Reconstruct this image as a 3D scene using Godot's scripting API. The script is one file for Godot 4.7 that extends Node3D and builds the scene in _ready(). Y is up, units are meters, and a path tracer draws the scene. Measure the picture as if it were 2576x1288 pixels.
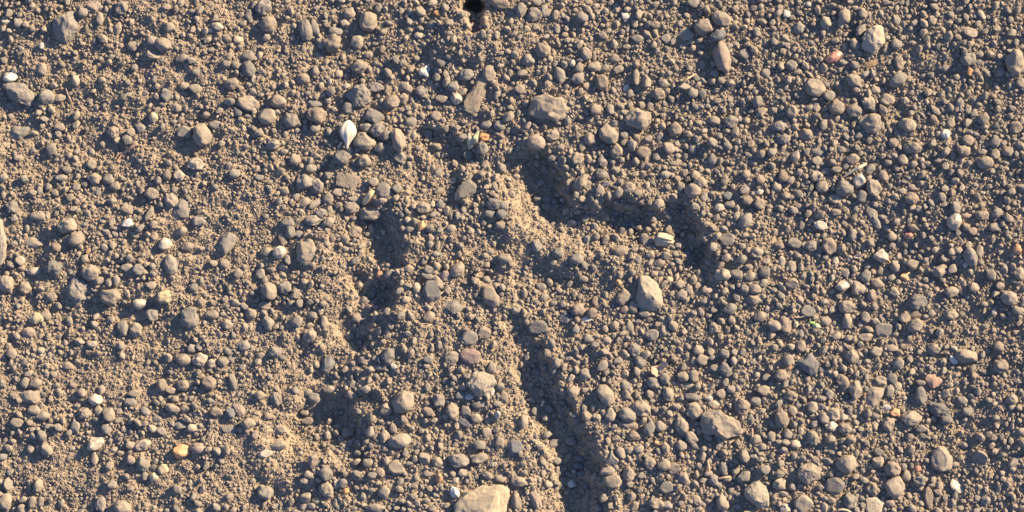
extends Node3D
# Loose gravelly soil with a set of worn tracks, seen straight from above. Plan lengths in the tables are in tenths of a millimetre: (0, 0) is the plot's corner, x to the east, y to the south.
const U := 0.0001
const CX := 1288.0
const CY := 644.0
const SUN_BEARING := 34.0     # degrees north of east
const SUN_HEIGHT := 23.5

const X0 := -330.0
const Y0 := -330.0
const STEP := 3.0
const NX := 1080
const NY := 650

var soil := PackedFloat32Array()
var coarse := PackedFloat32Array()
const CSTEP := 8.0
const CNX := 408
const CNY := 246
var hollows := []
var ridges := []
var warp := FastNoiseLite.new()
var swell := FastNoiseLite.new()
var lump := FastNoiseLite.new()
var patchy := FastNoiseLite.new()
var rng := RandomNumberGenerator.new()
var taken := {}
var names := {}
var stone_material: StandardMaterial3D
var glassy_material: StandardMaterial3D
var soil_material: StandardMaterial3D
var ball_points := []
var ball_faces := []
const TONES := {
	"t": [0.305, 0.272, 0.228], "g": [0.25, 0.238, 0.217], "d": [0.195, 0.193, 0.187], "s": [0.175, 0.185, 0.2], "b": [0.27, 0.235, 0.2], "p": [0.32, 0.272, 0.232], "o": [0.54, 0.32, 0.175],
	"r": [0.38, 0.205, 0.16], "w": [0.52, 0.50, 0.455], "c": [0.41, 0.365, 0.30], "y": [0.42, 0.37, 0.26], "v": [0.26, 0.208, 0.20],
	"c2": [0.31, 0.27, 0.215], "y2": [0.33, 0.305, 0.24], "c3": [0.40, 0.355, 0.295], "o2": [0.33, 0.245, 0.16], "b2": [0.305, 0.265, 0.215], "d2": [0.22, 0.21, 0.19], "b3": [0.265, 0.235, 0.20],
	"t2": [0.335, 0.307, 0.26], "s2": [0.20, 0.203, 0.207], "p2": [0.44, 0.305, 0.235], "c4": [0.40, 0.35, 0.265],
}


func _ready():
	rng.seed = 20240611
	set_camera_and_light()
	make_materials()
	lay_out_ground()
	build_ground()
	place_stones()
	place_pebbles()
	place_plant_remains()
	scatter_gravel()


func set_camera_and_light():
	var cam := Camera3D.new()
	cam.name = "camera"
	cam.position = Vector3(0, 0.6, 0)
	cam.rotation = Vector3(-PI / 2, 0, 0)
	cam.near = 0.02
	cam.far = 200.0
	cam.fov = rad_to_deg(2.0 * atan(0.0644 / 0.6))
	add_child(cam)
	cam.current = true
	var sky_look := ProceduralSkyMaterial.new()
	sky_look.sky_top_color = Color(0.425, 0.555, 0.79)
	sky_look.sky_horizon_color = Color(0.69, 0.725, 0.765)
	sky_look.sky_curve = 0.2
	sky_look.ground_bottom_color = Color(0.40, 0.35, 0.29)
	sky_look.ground_horizon_color = Color(0.62, 0.60, 0.56)
	sky_look.sky_energy_multiplier = 0.68
	sky_look.ground_energy_multiplier = 0.5
	var env := Environment.new()
	env.background_mode = Environment.BG_SKY
	env.sky = Sky.new()
	env.sky.sky_material = sky_look
	env.tonemap_mode = Environment.TONE_MAPPER_LINEAR
	env.tonemap_exposure = 2.95
	env.ssao_enabled = true
	env.ssil_enabled = true
	env.sdfgi_enabled = true
	var world := WorldEnvironment.new()
	world.name = "world"
	world.environment = env
	add_child(world)
	var sun := DirectionalLight3D.new()
	sun.name = "sun"
	sun.light_color = Color(1.0, 0.89, 0.73)
	sun.light_energy = 1.6
	sun.light_angular_distance = 0.5
	sun.shadow_enabled = true
	var b := deg_to_rad(SUN_BEARING)
	var e := deg_to_rad(SUN_HEIGHT)
	var towards := Vector3(cos(e) * cos(b), sin(e), -cos(e) * sin(b))
	sun.transform = Transform3D(Basis.looking_at(-towards, Vector3.UP), Vector3(0, 1, 0))
	add_child(sun)


# ---------------------------------------------------------------- helpers
func numbered(called: String) -> String:
	var n: int = names.get(called, 0)
	names[called] = n + 1
	return called if n == 0 else "%s_%03d" % [called, n]


func tag(o: Node3D, label: String, category: String, group := "", kind := "") -> void:
	o.set_meta("label", label)
	if category:
		o.set_meta("category", category)
	if group:
		o.set_meta("group", group)
	if kind:
		o.set_meta("kind", kind)


func at(x: float, y: float, z: float) -> Vector3:
	return Vector3((x - CX) * U, z * U, (y - CY) * U)


func noise(seed_: int, wave: float, octaves := 3, kind := FastNoiseLite.TYPE_SIMPLEX_SMOOTH) -> FastNoiseLite:
	var n := FastNoiseLite.new()
	n.seed = seed_
	n.noise_type = kind
	n.frequency = 1.0 / wave
	n.fractal_type = FastNoiseLite.FRACTAL_FBM if octaves > 1 else FastNoiseLite.FRACTAL_NONE
	n.fractal_octaves = octaves
	return n


func tint_texture(seed_: int, low: Color, high: Color) -> NoiseTexture2D:
	var t := NoiseTexture2D.new()
	t.width = 512
	t.height = 512
	t.seamless = true
	t.noise = noise(seed_, 26.0, 5)
	var ramp := Gradient.new()
	ramp.set_color(0, low)
	ramp.set_color(1, high)
	t.color_ramp = ramp
	return t


func relief_texture(seed_: int, wave: float) -> NoiseTexture2D:
	var t := NoiseTexture2D.new()
	t.width = 512
	t.height = 512
	t.seamless = true
	t.noise = noise(seed_, wave, 4)
	return t


func surface(rough: float, seed_: int, low: Color, high: Color, scale: float, relief: float) -> StandardMaterial3D:
	var m := StandardMaterial3D.new()
	m.vertex_color_use_as_albedo = true
	m.albedo_texture = tint_texture(seed_, low, high)
	m.uv1_triplanar = true
	m.uv1_world_triplanar = true
	m.uv1_scale = Vector3.ONE * scale
	m.roughness = rough
	m.metallic_specular = 0.3
	if relief > 0.0:
		m.heightmap_enabled = true
		m.heightmap_texture = relief_texture(seed_ + 7, 14.0)
		m.heightmap_scale = relief
	return m


func make_materials():
	stone_material = surface(0.95, 11, Color(0.80, 0.79, 0.79), Color(1.0, 0.99, 0.97), 70.0, 0.012)
	soil_material = surface(1.0, 23, Color(0.84, 0.83, 0.82), Color(1.0, 1.0, 1.0), 60.0, 0.012)
	glassy_material = surface(0.45, 31, Color(0.86, 0.85, 0.84), Color(1.0, 1.0, 1.0), 90.0, 0.005)
	glassy_material.metallic_specular = 0.5


# ---------------------------------------------------------------- the ground
func hollow(ax: float, ay: float, bx: float, by: float, ra: float, rb: float, da: float, db: float, rim := 8.0) -> void:
	hollows.append([ax, ay, bx, by, ra, rb, da, db, rim])


func ridge(ax: float, ay: float, bx: float, by: float, w: float, h: float) -> void:
	ridges.append([ax, ay, bx, by, w, h])


func along(x: float, y: float, f: Array) -> Vector2:
	# (place along the segment 0..1, distance from it)
	var vx: float = f[2] - f[0]
	var vy: float = f[3] - f[1]
	var l := vx * vx + vy * vy
	var t := 0.0 if l == 0.0 else clampf(((x - f[0]) * vx + (y - f[1]) * vy) / l, 0.0, 1.0)
	var dx: float = x - f[0] - vx * t
	var dy: float = y - f[1] - vy * t
	return Vector2(t, sqrt(dx * dx + dy * dy))


func landform(x: float, y: float) -> float:
	# broad rises and falls, valid however far out
	var h := swell.get_noise_2d(x, y) * 18.0 + lump.get_noise_2d(x, y) * 8.0
	var u := 0.82 * x - 0.57 * y
	var over := clampf((u - 1500.0) / 500.0, 0.0, 1.0)
	h += over * over * (3.0 - 2.0 * over) * 34.0
	return h


func shape(x0: float, y0: float) -> float:
	var h := landform(x0, y0)
	var x := x0 + warp.get_noise_2d(x0, y0) * 20.0
	var y := y0 + warp.get_noise_2d(x0 + 3000.0, y0 + 900.0) * 20.0
	var depth := 0.0
	var rim := 0.0
	for f in hollows:
		var reach: float = maxf(f[4], f[5]) * 2.1
		if x < minf(f[0], f[2]) - reach or x > maxf(f[0], f[2]) + reach or y < minf(f[1], f[3]) - reach or y > maxf(f[1], f[3]) + reach:
			continue
		var p := along(x, y, f)
		var r: float = lerpf(f[4], f[5], p.x)
		var d: float = lerpf(f[6], f[7], p.x)
		var q := p.y / r
		var s := clampf((1.30 - q) / 0.95, 0.0, 1.0)
		s = s * s * (3.0 - 2.0 * s)
		depth = maxf(depth, d * s * 1.06)
		var k := (q - 1.3) / 0.28
		rim = maxf(rim, f[8] * exp(-k * k))
	h += rim * clampf(1.0 - depth / 12.0, 0.0, 1.0) - depth
	for f in ridges:
		var reach: float = f[4] * 2.4
		if x < minf(f[0], f[2]) - reach or x > maxf(f[0], f[2]) + reach or y < minf(f[1], f[3]) - reach or y > maxf(f[1], f[3]) + reach:
			continue
		var p := along(x, y, f)
		var k: float = p.y / f[4]
		h += f[5] * exp(-k * k)
	return h


func lay_out_ground():
	warp = noise(5, 44.0, 4)
	swell = noise(6, 520.0, 2)
	lump = noise(8, 130.0, 3)
	patchy = noise(9, 240.0, 3)
	# the toe hollows of the track and the scraped furrows below them
	hollow(1350, 440, 1388, 520, 60, 56, 42, 40)
	hollow(1388, 520, 1430, 570, 48, 36, 34, 20, 4)
	hollow(1540, 545, 1596, 560, 44, 52, 26, 38)
	hollow(1602, 560, 1640, 560, 40, 30, 30, 18, 4)
	hollow(1708, 540, 1752, 640, 36, 38, 28, 42)
	hollow(1075, 360, 1150, 385, 44, 40, 26, 28)
	hollow(1130, 400, 1140, 500, 30, 26, 22, 14)
	hollow(932, 575, 968, 630, 62, 54, 38, 42)
	hollow(905, 720, 955, 742, 44, 44, 42, 46)
	hollow(862, 812, 896, 852, 40, 36, 36, 34)
	hollow(800, 895, 826, 940, 36, 30, 28, 26)
	hollow(870, 885, 872, 945, 24, 22, 16, 12)
	hollow(752, 1082, 836, 1032, 58, 56, 42, 42)
	hollow(790, 1098, 872, 1075, 52, 50, 36, 34)
	hollow(850, 1100, 895, 1155, 44, 36, 26, 14)
	hollow(935, 600, 750, 1080, 92, 84, 18, 22, 6)
	hollow(1290, 810, 1318, 870, 30, 38, 12, 22)
	hollow(1318, 870, 1342, 960, 46, 54, 24, 34)
	hollow(1338, 960, 1370, 1030, 54, 58, 34, 40)
	hollow(1370, 1030, 1416, 1110, 58, 62, 40, 45)
	hollow(1416, 1110, 1446, 1190, 62, 68, 45, 47)
	hollow(1446, 1190, 1466, 1420, 68, 70, 47, 44)
	# low saddles that join them
	hollow(1420, 556, 1545, 566, 38, 40, 18, 20, 4)
	hollow(1625, 556, 1712, 556, 34, 34, 18, 18, 4)
	hollow(1745, 640, 1775, 690, 34, 24, 30, 12, 4)
	hollow(1160, 390, 1230, 420, 30, 24, 14, 8, 0)
	hollow(962, 630, 935, 720, 46, 44, 26, 28, 4)
	hollow(935, 740, 880, 830, 42, 38, 28, 26, 4)
	hollow(880, 840, 820, 925, 38, 34, 24, 22, 4)
	hollow(820, 930, 775, 1060, 42, 50, 22, 30, 6)
	hollow(840, 1040, 930, 1010, 40, 30, 22, 12, 4)
	hollow(1232, 686, 1252, 692, 30, 26, 14, 12)
	hollow(1320, 685, 1390, 702, 40, 40, 10, 9, 0)
	# gentler slopes on the banks that face the sun
	hollow(1290, 880, 1320, 980, 60, 66, 14, 18, 0)
	hollow(1320, 980, 1400, 1120, 66, 70, 20, 22, 0)
	hollow(1400, 1120, 1440, 1400, 70, 70, 22, 22, 0)
	hollow(1320, 440, 1365, 545, 66, 62, 18, 17, 0)
	hollow(1365, 545, 1450, 600, 60, 54, 16, 14, 0)
	hollow(1500, 570, 1640, 605, 50, 50, 14, 12, 0)
	hollow(1680, 560, 1740, 690, 46, 46, 12, 14, 0)
	hollow(1075, 430, 1105, 500, 66, 60, 15, 10, 0)
	hollow(915, 600, 930, 660, 66, 60, 14, 12, 0)
	# the burrow hole at the north edge
	hollow(1194, -40, 1197, 16, 24, 19, 150, 110, 10)
	hollow(1186, 20, 1202, 66, 26, 18, 52, 26, 6)
	# banks of crumbled soil between the toes
	ridge(1228, 385, 1236, 450, 30, 6)
	ridge(1236, 450, 1290, 560, 34, 6)
	ridge(1290, 560, 1420, 636, 50, 12)
	ridge(1420, 636, 1560, 660, 56, 14)
	ridge(1110, 110, 1160, 60, 44, 16)
	ridge(1170, 130, 1280, 100, 54, 18)
	ridge(1470, 470, 1640, 500, 40, 12)
	ridge(1010, 760, 1060, 900, 46, 9)
	ridge(1270, 940, 1370, 1130, 34, 10)
	ridge(1370, 1130, 1400, 1300, 34, 10)
	ridge(838, 680, 808, 860, 36, 14)
	ridge(808, 860, 735, 1010, 36, 13)
	ridge(735, 1010, 690, 1110, 36, 10)
	ridge(1480, 900, 1560, 1100, 60, 8)
	coarse.resize(CNX * CNY)
	for j in CNY:
		for i in CNX:
			coarse[j * CNX + i] = shape(X0 + i * CSTEP, Y0 + j * CSTEP)
	var a := noise(41, 20.0, 3).get_image(NX, NY).get_data()
	var b := noise(42, 5.0, 2).get_image(NX, NY).get_data()
	var cn := noise(43, 5.5, 1, FastNoiseLite.TYPE_CELLULAR)
	cn.cellular_return_type = FastNoiseLite.RETURN_DISTANCE
	var c := cn.get_image(NX, NY).get_data()
	soil.resize(NX * NY)
	for j in NY:
		var gy := j * STEP / CSTEP
		var jj := mini(int(gy), CNY - 2)
		var fy := gy - jj
		for i in NX:
			var gx := i * STEP / CSTEP
			var ii := mini(int(gx), CNX - 2)
			var fx := gx - ii
			var k := jj * CNX + ii
			var h := lerpf(lerpf(coarse[k], coarse[k + 1], fx), lerpf(coarse[k + CNX], coarse[k + CNX + 1], fx), fy)
			var n := j * NX + i
			soil[n] = h + (a[n] - 128.0) * 0.055 + (b[n] - 128.0) * 0.017 - (c[n] - 128.0) * 0.014


func ground(x: float, y: float) -> float:
	var gx := (x - X0) / STEP
	var gy := (y - Y0) / STEP
	if gx < 0.0 or gy < 0.0 or gx >= NX - 1.01 or gy >= NY - 1.01:
		return landform(x, y)
	var i := int(gx)
	var j := int(gy)
	var k := j * NX + i
	return lerpf(lerpf(soil[k], soil[k + 1], gx - i), lerpf(soil[k + NX], soil[k + NX + 1], gx - i), gy - j)


func build_ground():
	# one sheet: a fine net where the plot is, ever wider steps out to the distance
	var xs := PackedFloat32Array()
	var ys := PackedFloat32Array()
	var out := []
	var step := 12.0
	var reach := 0.0
	while reach < 250000.0:
		reach += step
		step *= 1.28
		out.append(reach)
	for i in range(out.size() - 1, -1, -1):
		xs.append(X0 - out[i])
		ys.append(Y0 - out[i])
	for i in NX:
		xs.append(X0 + i * STEP)
	for j in NY:
		ys.append(Y0 + j * STEP)
	for d in out:
		xs.append(X0 + (NX - 1) * STEP + d)
		ys.append(Y0 + (NY - 1) * STEP + d)
	var w := xs.size()
	var h := ys.size()
	var off := out.size()
	var points := PackedVector3Array()
	var normals := PackedVector3Array()
	var colors := PackedColorArray()
	points.resize(w * h)
	normals.resize(w * h)
	colors.resize(w * h)
	var tone := noise(51, 60.0, 4).get_image(NX, NY).get_data()
	var speck := noise(52, 2.2, 2).get_image(NX, NY).get_data()
	var base := Color(0.345, 0.285, 0.215)
	for j in h:
		for i in w:
			var n := j * w + i
			var inside := i >= off and i < off + NX and j >= off and j < off + NY
			var z := soil[(j - off) * NX + i - off] if inside else landform(xs[i], ys[j])
			points[n] = Vector3((xs[i] - CX) * U, z * U, (ys[j] - CY) * U)
			var f := 1.0
			if inside:
				var k := (j - off) * NX + i - off
				f = 0.86 + tone[k] / 255.0 * 0.16 + (speck[k] - 128.0) / 255.0 * 0.30
			colors[n] = Color(base.r * f, base.g * f, base.b * f)
	for j in h:
		var ja := maxi(j - 1, 0)
		var jb := mini(j + 1, h - 1)
		for i in w:
			var ia := maxi(i - 1, 0)
			var ib := mini(i + 1, w - 1)
			var ex := points[j * w + ib] - points[j * w + ia]
			var ez := points[jb * w + i] - points[ja * w + i]
			normals[j * w + i] = ez.cross(ex).normalized()
	var index := PackedInt32Array()
	index.resize((w - 1) * (h - 1) * 6)
	var q := 0
	for j in h - 1:
		for i in w - 1:
			var n := j * w + i
			index[q] = n
			index[q + 1] = n + 1
			index[q + 2] = n + w
			index[q + 3] = n + 1
			index[q + 4] = n + w + 1
			index[q + 5] = n + w
			q += 6
	var sheet := mesh_of(points, normals, colors, index)
	var o := MeshInstance3D.new()
	o.name = "ground"
	o.mesh = sheet
	o.material_override = soil_material
	tag(o, "dry brown gravelly soil with scraped furrows, toe hollows and a small hole", "", "", "structure")
	add_child(o)


func mesh_of(points: PackedVector3Array, normals: PackedVector3Array, colors: PackedColorArray, index: PackedInt32Array) -> ArrayMesh:
	var arrays := []
	arrays.resize(Mesh.ARRAY_MAX)
	arrays[Mesh.ARRAY_VERTEX] = points
	arrays[Mesh.ARRAY_NORMAL] = normals
	arrays[Mesh.ARRAY_COLOR] = colors
	arrays[Mesh.ARRAY_INDEX] = index
	var m := ArrayMesh.new()
	m.add_surface_from_arrays(Mesh.PRIMITIVE_TRIANGLES, arrays)
	return m


# ---------------------------------------------------------------- stones
func ball(level: int) -> void:
	# points and faces of an icosphere, kept per level
	while ball_points.size() <= level:
		if ball_points.is_empty():
			var g := (1.0 + sqrt(5.0)) / 2.0
			var p := PackedVector3Array()
			for s in [-1.0, 1.0]:
				for r in [-g, g]:
					p.append(Vector3(0, s, r).normalized())
					p.append(Vector3(s, r, 0).normalized())
					p.append(Vector3(r, 0, s).normalized())
			var f := PackedInt32Array()
			for a in 12:
				for b in range(a + 1, 12):
					for c in range(b + 1, 12):
						if p[a].distance_to(p[b]) < 1.1 and p[b].distance_to(p[c]) < 1.1 and p[a].distance_to(p[c]) < 1.1:
							var turned: bool = (p[b] - p[a]).cross(p[c] - p[a]).dot(p[a]) > 0.0
							f.append_array(PackedInt32Array([a, c, b]) if turned else PackedInt32Array([a, b, c]))
			ball_points.append(p)
			ball_faces.append(f)
			continue
		var old: PackedVector3Array = ball_points[-1]
		var faces: PackedInt32Array = ball_faces[-1]
		var points := old.duplicate()
		var mid := {}
		var fine := PackedInt32Array()
		for t in range(0, faces.size(), 3):
			var m := []
			for e in 3:
				var a := faces[t + e]
				var b := faces[t + (e + 1) % 3]
				var key := mini(a, b) * 100000 + maxi(a, b)
				if not mid.has(key):
					mid[key] = points.size()
					points.append(((old[a] + old[b]) * 0.5).normalized())
				m.append(mid[key])
			fine.append_array(PackedInt32Array([faces[t], m[0], m[2], faces[t + 1], m[1], m[0], faces[t + 2], m[2], m[1], m[0], m[1], m[2]]))
		ball_points.append(points)
		ball_faces.append(fine)


func finish(points: PackedVector3Array, faces: PackedInt32Array, colors: PackedColorArray) -> ArrayMesh:
	var normals := PackedVector3Array()
	normals.resize(points.size())
	for t in range(0, faces.size(), 3):
		var a := points[faces[t]]
		var n := (points[faces[t + 2]] - a).cross(points[faces[t + 1]] - a)
		normals[faces[t]] += n
		normals[faces[t + 1]] += n
		normals[faces[t + 2]] += n
	for i in normals.size():
		normals[i] = normals[i].normalized()
	return mesh_of(points, normals, colors, faces)


func rock(level: int, outline: PackedFloat32Array, rx: float, ry: float, rz: float, style: String, seed_: int, tone: Color, speckle: float) -> ArrayMesh:
	# outline: reach in the plan for evenly spaced bearings (empty: an ellipse of rx, rz); ry: half the height
	ball(level)
	var dirs: PackedVector3Array = ball_points[level]
	var r := RandomNumberGenerator.new()
	r.seed = seed_
	var cuts := []
	var many: int = {"a": 9, "w": 7, "f": 6, "k": 4, "l": 4}.get(style, 6)
	for k in many:
		var n := Vector3(r.randf_range(-1, 1), r.randf_range(-0.3, 1.0), r.randf_range(-1, 1))
		if outline.size():
			n.y = absf(n.y) + 0.45
		n = n.normalized()
		cuts.append([n, r.randf_range(0.62, 0.86) if style in ["a", "w"] else r.randf_range(0.74, 0.92)])
	if style == "f":
		cuts.append([Vector3(r.randf_range(-0.25, 0.25), 1, r.randf_range(-0.25, 0.5)).normalized(), 0.62])
	if style == "w":
		cuts.append([Vector3(r.randf_range(-1, 1), 0.8, r.randf_range(-1, 1)).normalized(), 0.3])
	var small := minf(minf(rx, rz), ry * 1.4)
	var bumps := noise(seed_, 1.15, 4)
	var rough: float = {"k": 0.42, "a": 0.22, "w": 0.18, "f": 0.24, "l": 0.22, "e": 0.16}.get(style, 0.24)
	var pits := noise(seed_ + 5, 0.30, 2)
	var grain := noise(seed_ + 9, 0.35, 3)
	var soft := 0.80
	var points := PackedVector3Array()
	var colors := PackedColorArray()
	points.resize(dirs.size())
	colors.resize(dirs.size())
	for i in dirs.size():
		var d := dirs[i]
		var p := d
		for c in cuts:
			var over: float = p.dot(c[0]) - c[1]
			if over > 0.0:
				p -= c[0] * over * 0.94
		p *= 1.0 + bumps.get_noise_3d(d.x, d.y, d.z) * rough + pits.get_noise_3d(d.x, d.y, d.z) * 0.085
		var flat := sqrt(p.x * p.x + p.z * p.z)
		if outline.size():
			var bearing := fposmod(atan2(p.z, p.x), TAU) / TAU * outline.size()
			var lo := int(bearing) % outline.size()
			var reach := lerpf(outline[lo], outline[(lo + 1) % outline.size()], bearing - floorf(bearing))
			var f := pow(flat, soft) * reach / maxf(flat, 0.0001)
			points[i] = Vector3(p.x * f, p.y * ry, p.z * f) * U
		else:
			var f := pow(flat, soft) / maxf(flat, 0.0001)
			points[i] = Vector3(p.x * f * rx, p.y * ry, p.z * f * rz) * U
		var k := 1.0 + grain.get_noise_3d(d.x + 7.0, d.y, d.z) * speckle
		colors[i] = Color(tone.r * k, tone.g * k, tone.b * k)
	return finish(points, ball_faces[level], colors)


func tone_of(key: String, vary: float) -> Color:
	var t: Array = TONES[key]
	var k := rng.randf_range(1.0 - vary, 1.0 + vary)
	return Color(t[0] * k, t[1] * k, t[2] * k)


func take(x: float, y: float, r: float) -> void:
	var key := Vector2i(floori(x / 64.0), floori(y / 64.0))
	if not taken.has(key):
		taken[key] = PackedVector3Array()
	taken[key].append(Vector3(x, y, r))


func clear_of(x: float, y: float, r: float, overlap: float) -> bool:
	var kx := floori(x / 64.0)
	var ky := floori(y / 64.0)
	for j in range(ky - 1, ky + 2):
		for i in range(kx - 1, kx + 2):
			var key := Vector2i(i, j)
			if taken.has(key):
				for c in taken[key]:
					var reach: float = (c.z + r) * overlap
					if (c.x - x) * (c.x - x) + (c.y - y) * (c.y - y) < reach * reach:
						return false
	return true


func take_oval(x: float, y: float, a: float, b: float, turn: float) -> void:
	var d := Vector2(cos(turn), sin(turn)) * maxf(a - b, 0.0)
	take(x, y, b)
	take(x + d.x * 0.5, y + d.y * 0.5, b * 0.92)
	take(x - d.x * 0.5, y - d.y * 0.5, b * 0.92)
	take(x + d.x, y + d.y, b * 0.75)
	take(x - d.x, y - d.y, b * 0.75)


func put(called: String, m: Mesh, material: Material, place: Vector3, turn: float, label: String, category: String, group: String, tilt := Vector2.ZERO) -> MeshInstance3D:
	var o := MeshInstance3D.new()
	o.name = numbered(called)
	o.mesh = m
	o.material_override = material
	o.position = place
	o.rotation = Vector3(tilt.x, turn, tilt.y)
	tag(o, label, category, group)
	add_child(o)
	return o


func stone(x: float, y: float, tone: String, style: String, tall: float, label: String, spots: Array) -> void:
	# a stone whose plan is the outline through the given points (east, south from its middle)
	var n := 72
	var outline := PackedFloat32Array()
	outline.resize(n)
	var least := 1e9
	var most := 0.0
	for k in n:
		var d := Vector2(cos(TAU * k / n), sin(TAU * k / n))
		var best := 0.0
		for i in range(0, spots.size(), 2):
			var a := Vector2(spots[i], spots[i + 1])
			var b := Vector2(spots[(i + 2) % spots.size()], spots[(i + 3) % spots.size()])
			var hit = Geometry2D.segment_intersects_segment(Vector2.ZERO, d * 1000.0, a, b)
			if hit != null:
				best = maxf(best, hit.length())
		outline[k] = best
	for turn in 2:
		var was := outline.duplicate()
		for k in n:
			outline[k] = was[k] * 0.5 + (was[(k + 1) % n] + was[(k + n - 1) % n]) * 0.25
	for k in n / 2:
		var across := outline[k] + outline[k + n / 2]
		least = minf(least, across)
		most = maxf(most, across)
	var half := least * tall * 0.5
	var big := most > 60.0
	var m := rock(4 if big else 3, outline, least * 0.5, half, least * 0.5, style, int(x * 7.0 + y * 13.0), tone_of(tone, 0.03), 0.10)
	for k in range(0, n, 6):
		take(x + cos(TAU * k / n) * outline[k] * 0.62, y + sin(TAU * k / n) * outline[k] * 0.62, outline[k] * 0.36)
	take(x, y, least * 0.42)
	var material := glassy_material if tone in ["w", "o", "c"] else stone_material
	put("stone", m, material, at(x, y, ground(x, y) + half * 0.32), 0.0, label, "stone", "larger stones lying on the soil", Vector2(-0.22, -0.3) if material == glassy_material else Vector2.ZERO)


func pebble(x: float, y: float, w: float, h: float, deg: float, tone: String, style: String, label: String) -> void:
	var turn := deg_to_rad(deg)
	var half := minf(w, h) * (0.30 if style == "f" else 0.46) * rng.randf_range(0.9, 1.1)
	var m := rock(3, PackedFloat32Array(), w * 0.52, half, h * 0.52, style, int(x * 11.0 + y * 17.0), tone_of(tone, 0.08), 0.12)
	take_oval(x, y, w * 0.5, h * 0.5, turn)
	var material := glassy_material if tone in ["w", "o", "c", "y", "r"] and style != "k" else stone_material
	var tilt := Vector2(rng.randf_range(-0.12, 0.12), rng.randf_range(-0.12, 0.12)) + (Vector2(-0.15, -0.2) if material == glassy_material else Vector2.ZERO)
	put("pebble", m, material, at(x, y, ground(x, y) + half * 0.40), -turn, label, "pebble", "pebbles lying on the soil", tilt)


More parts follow.
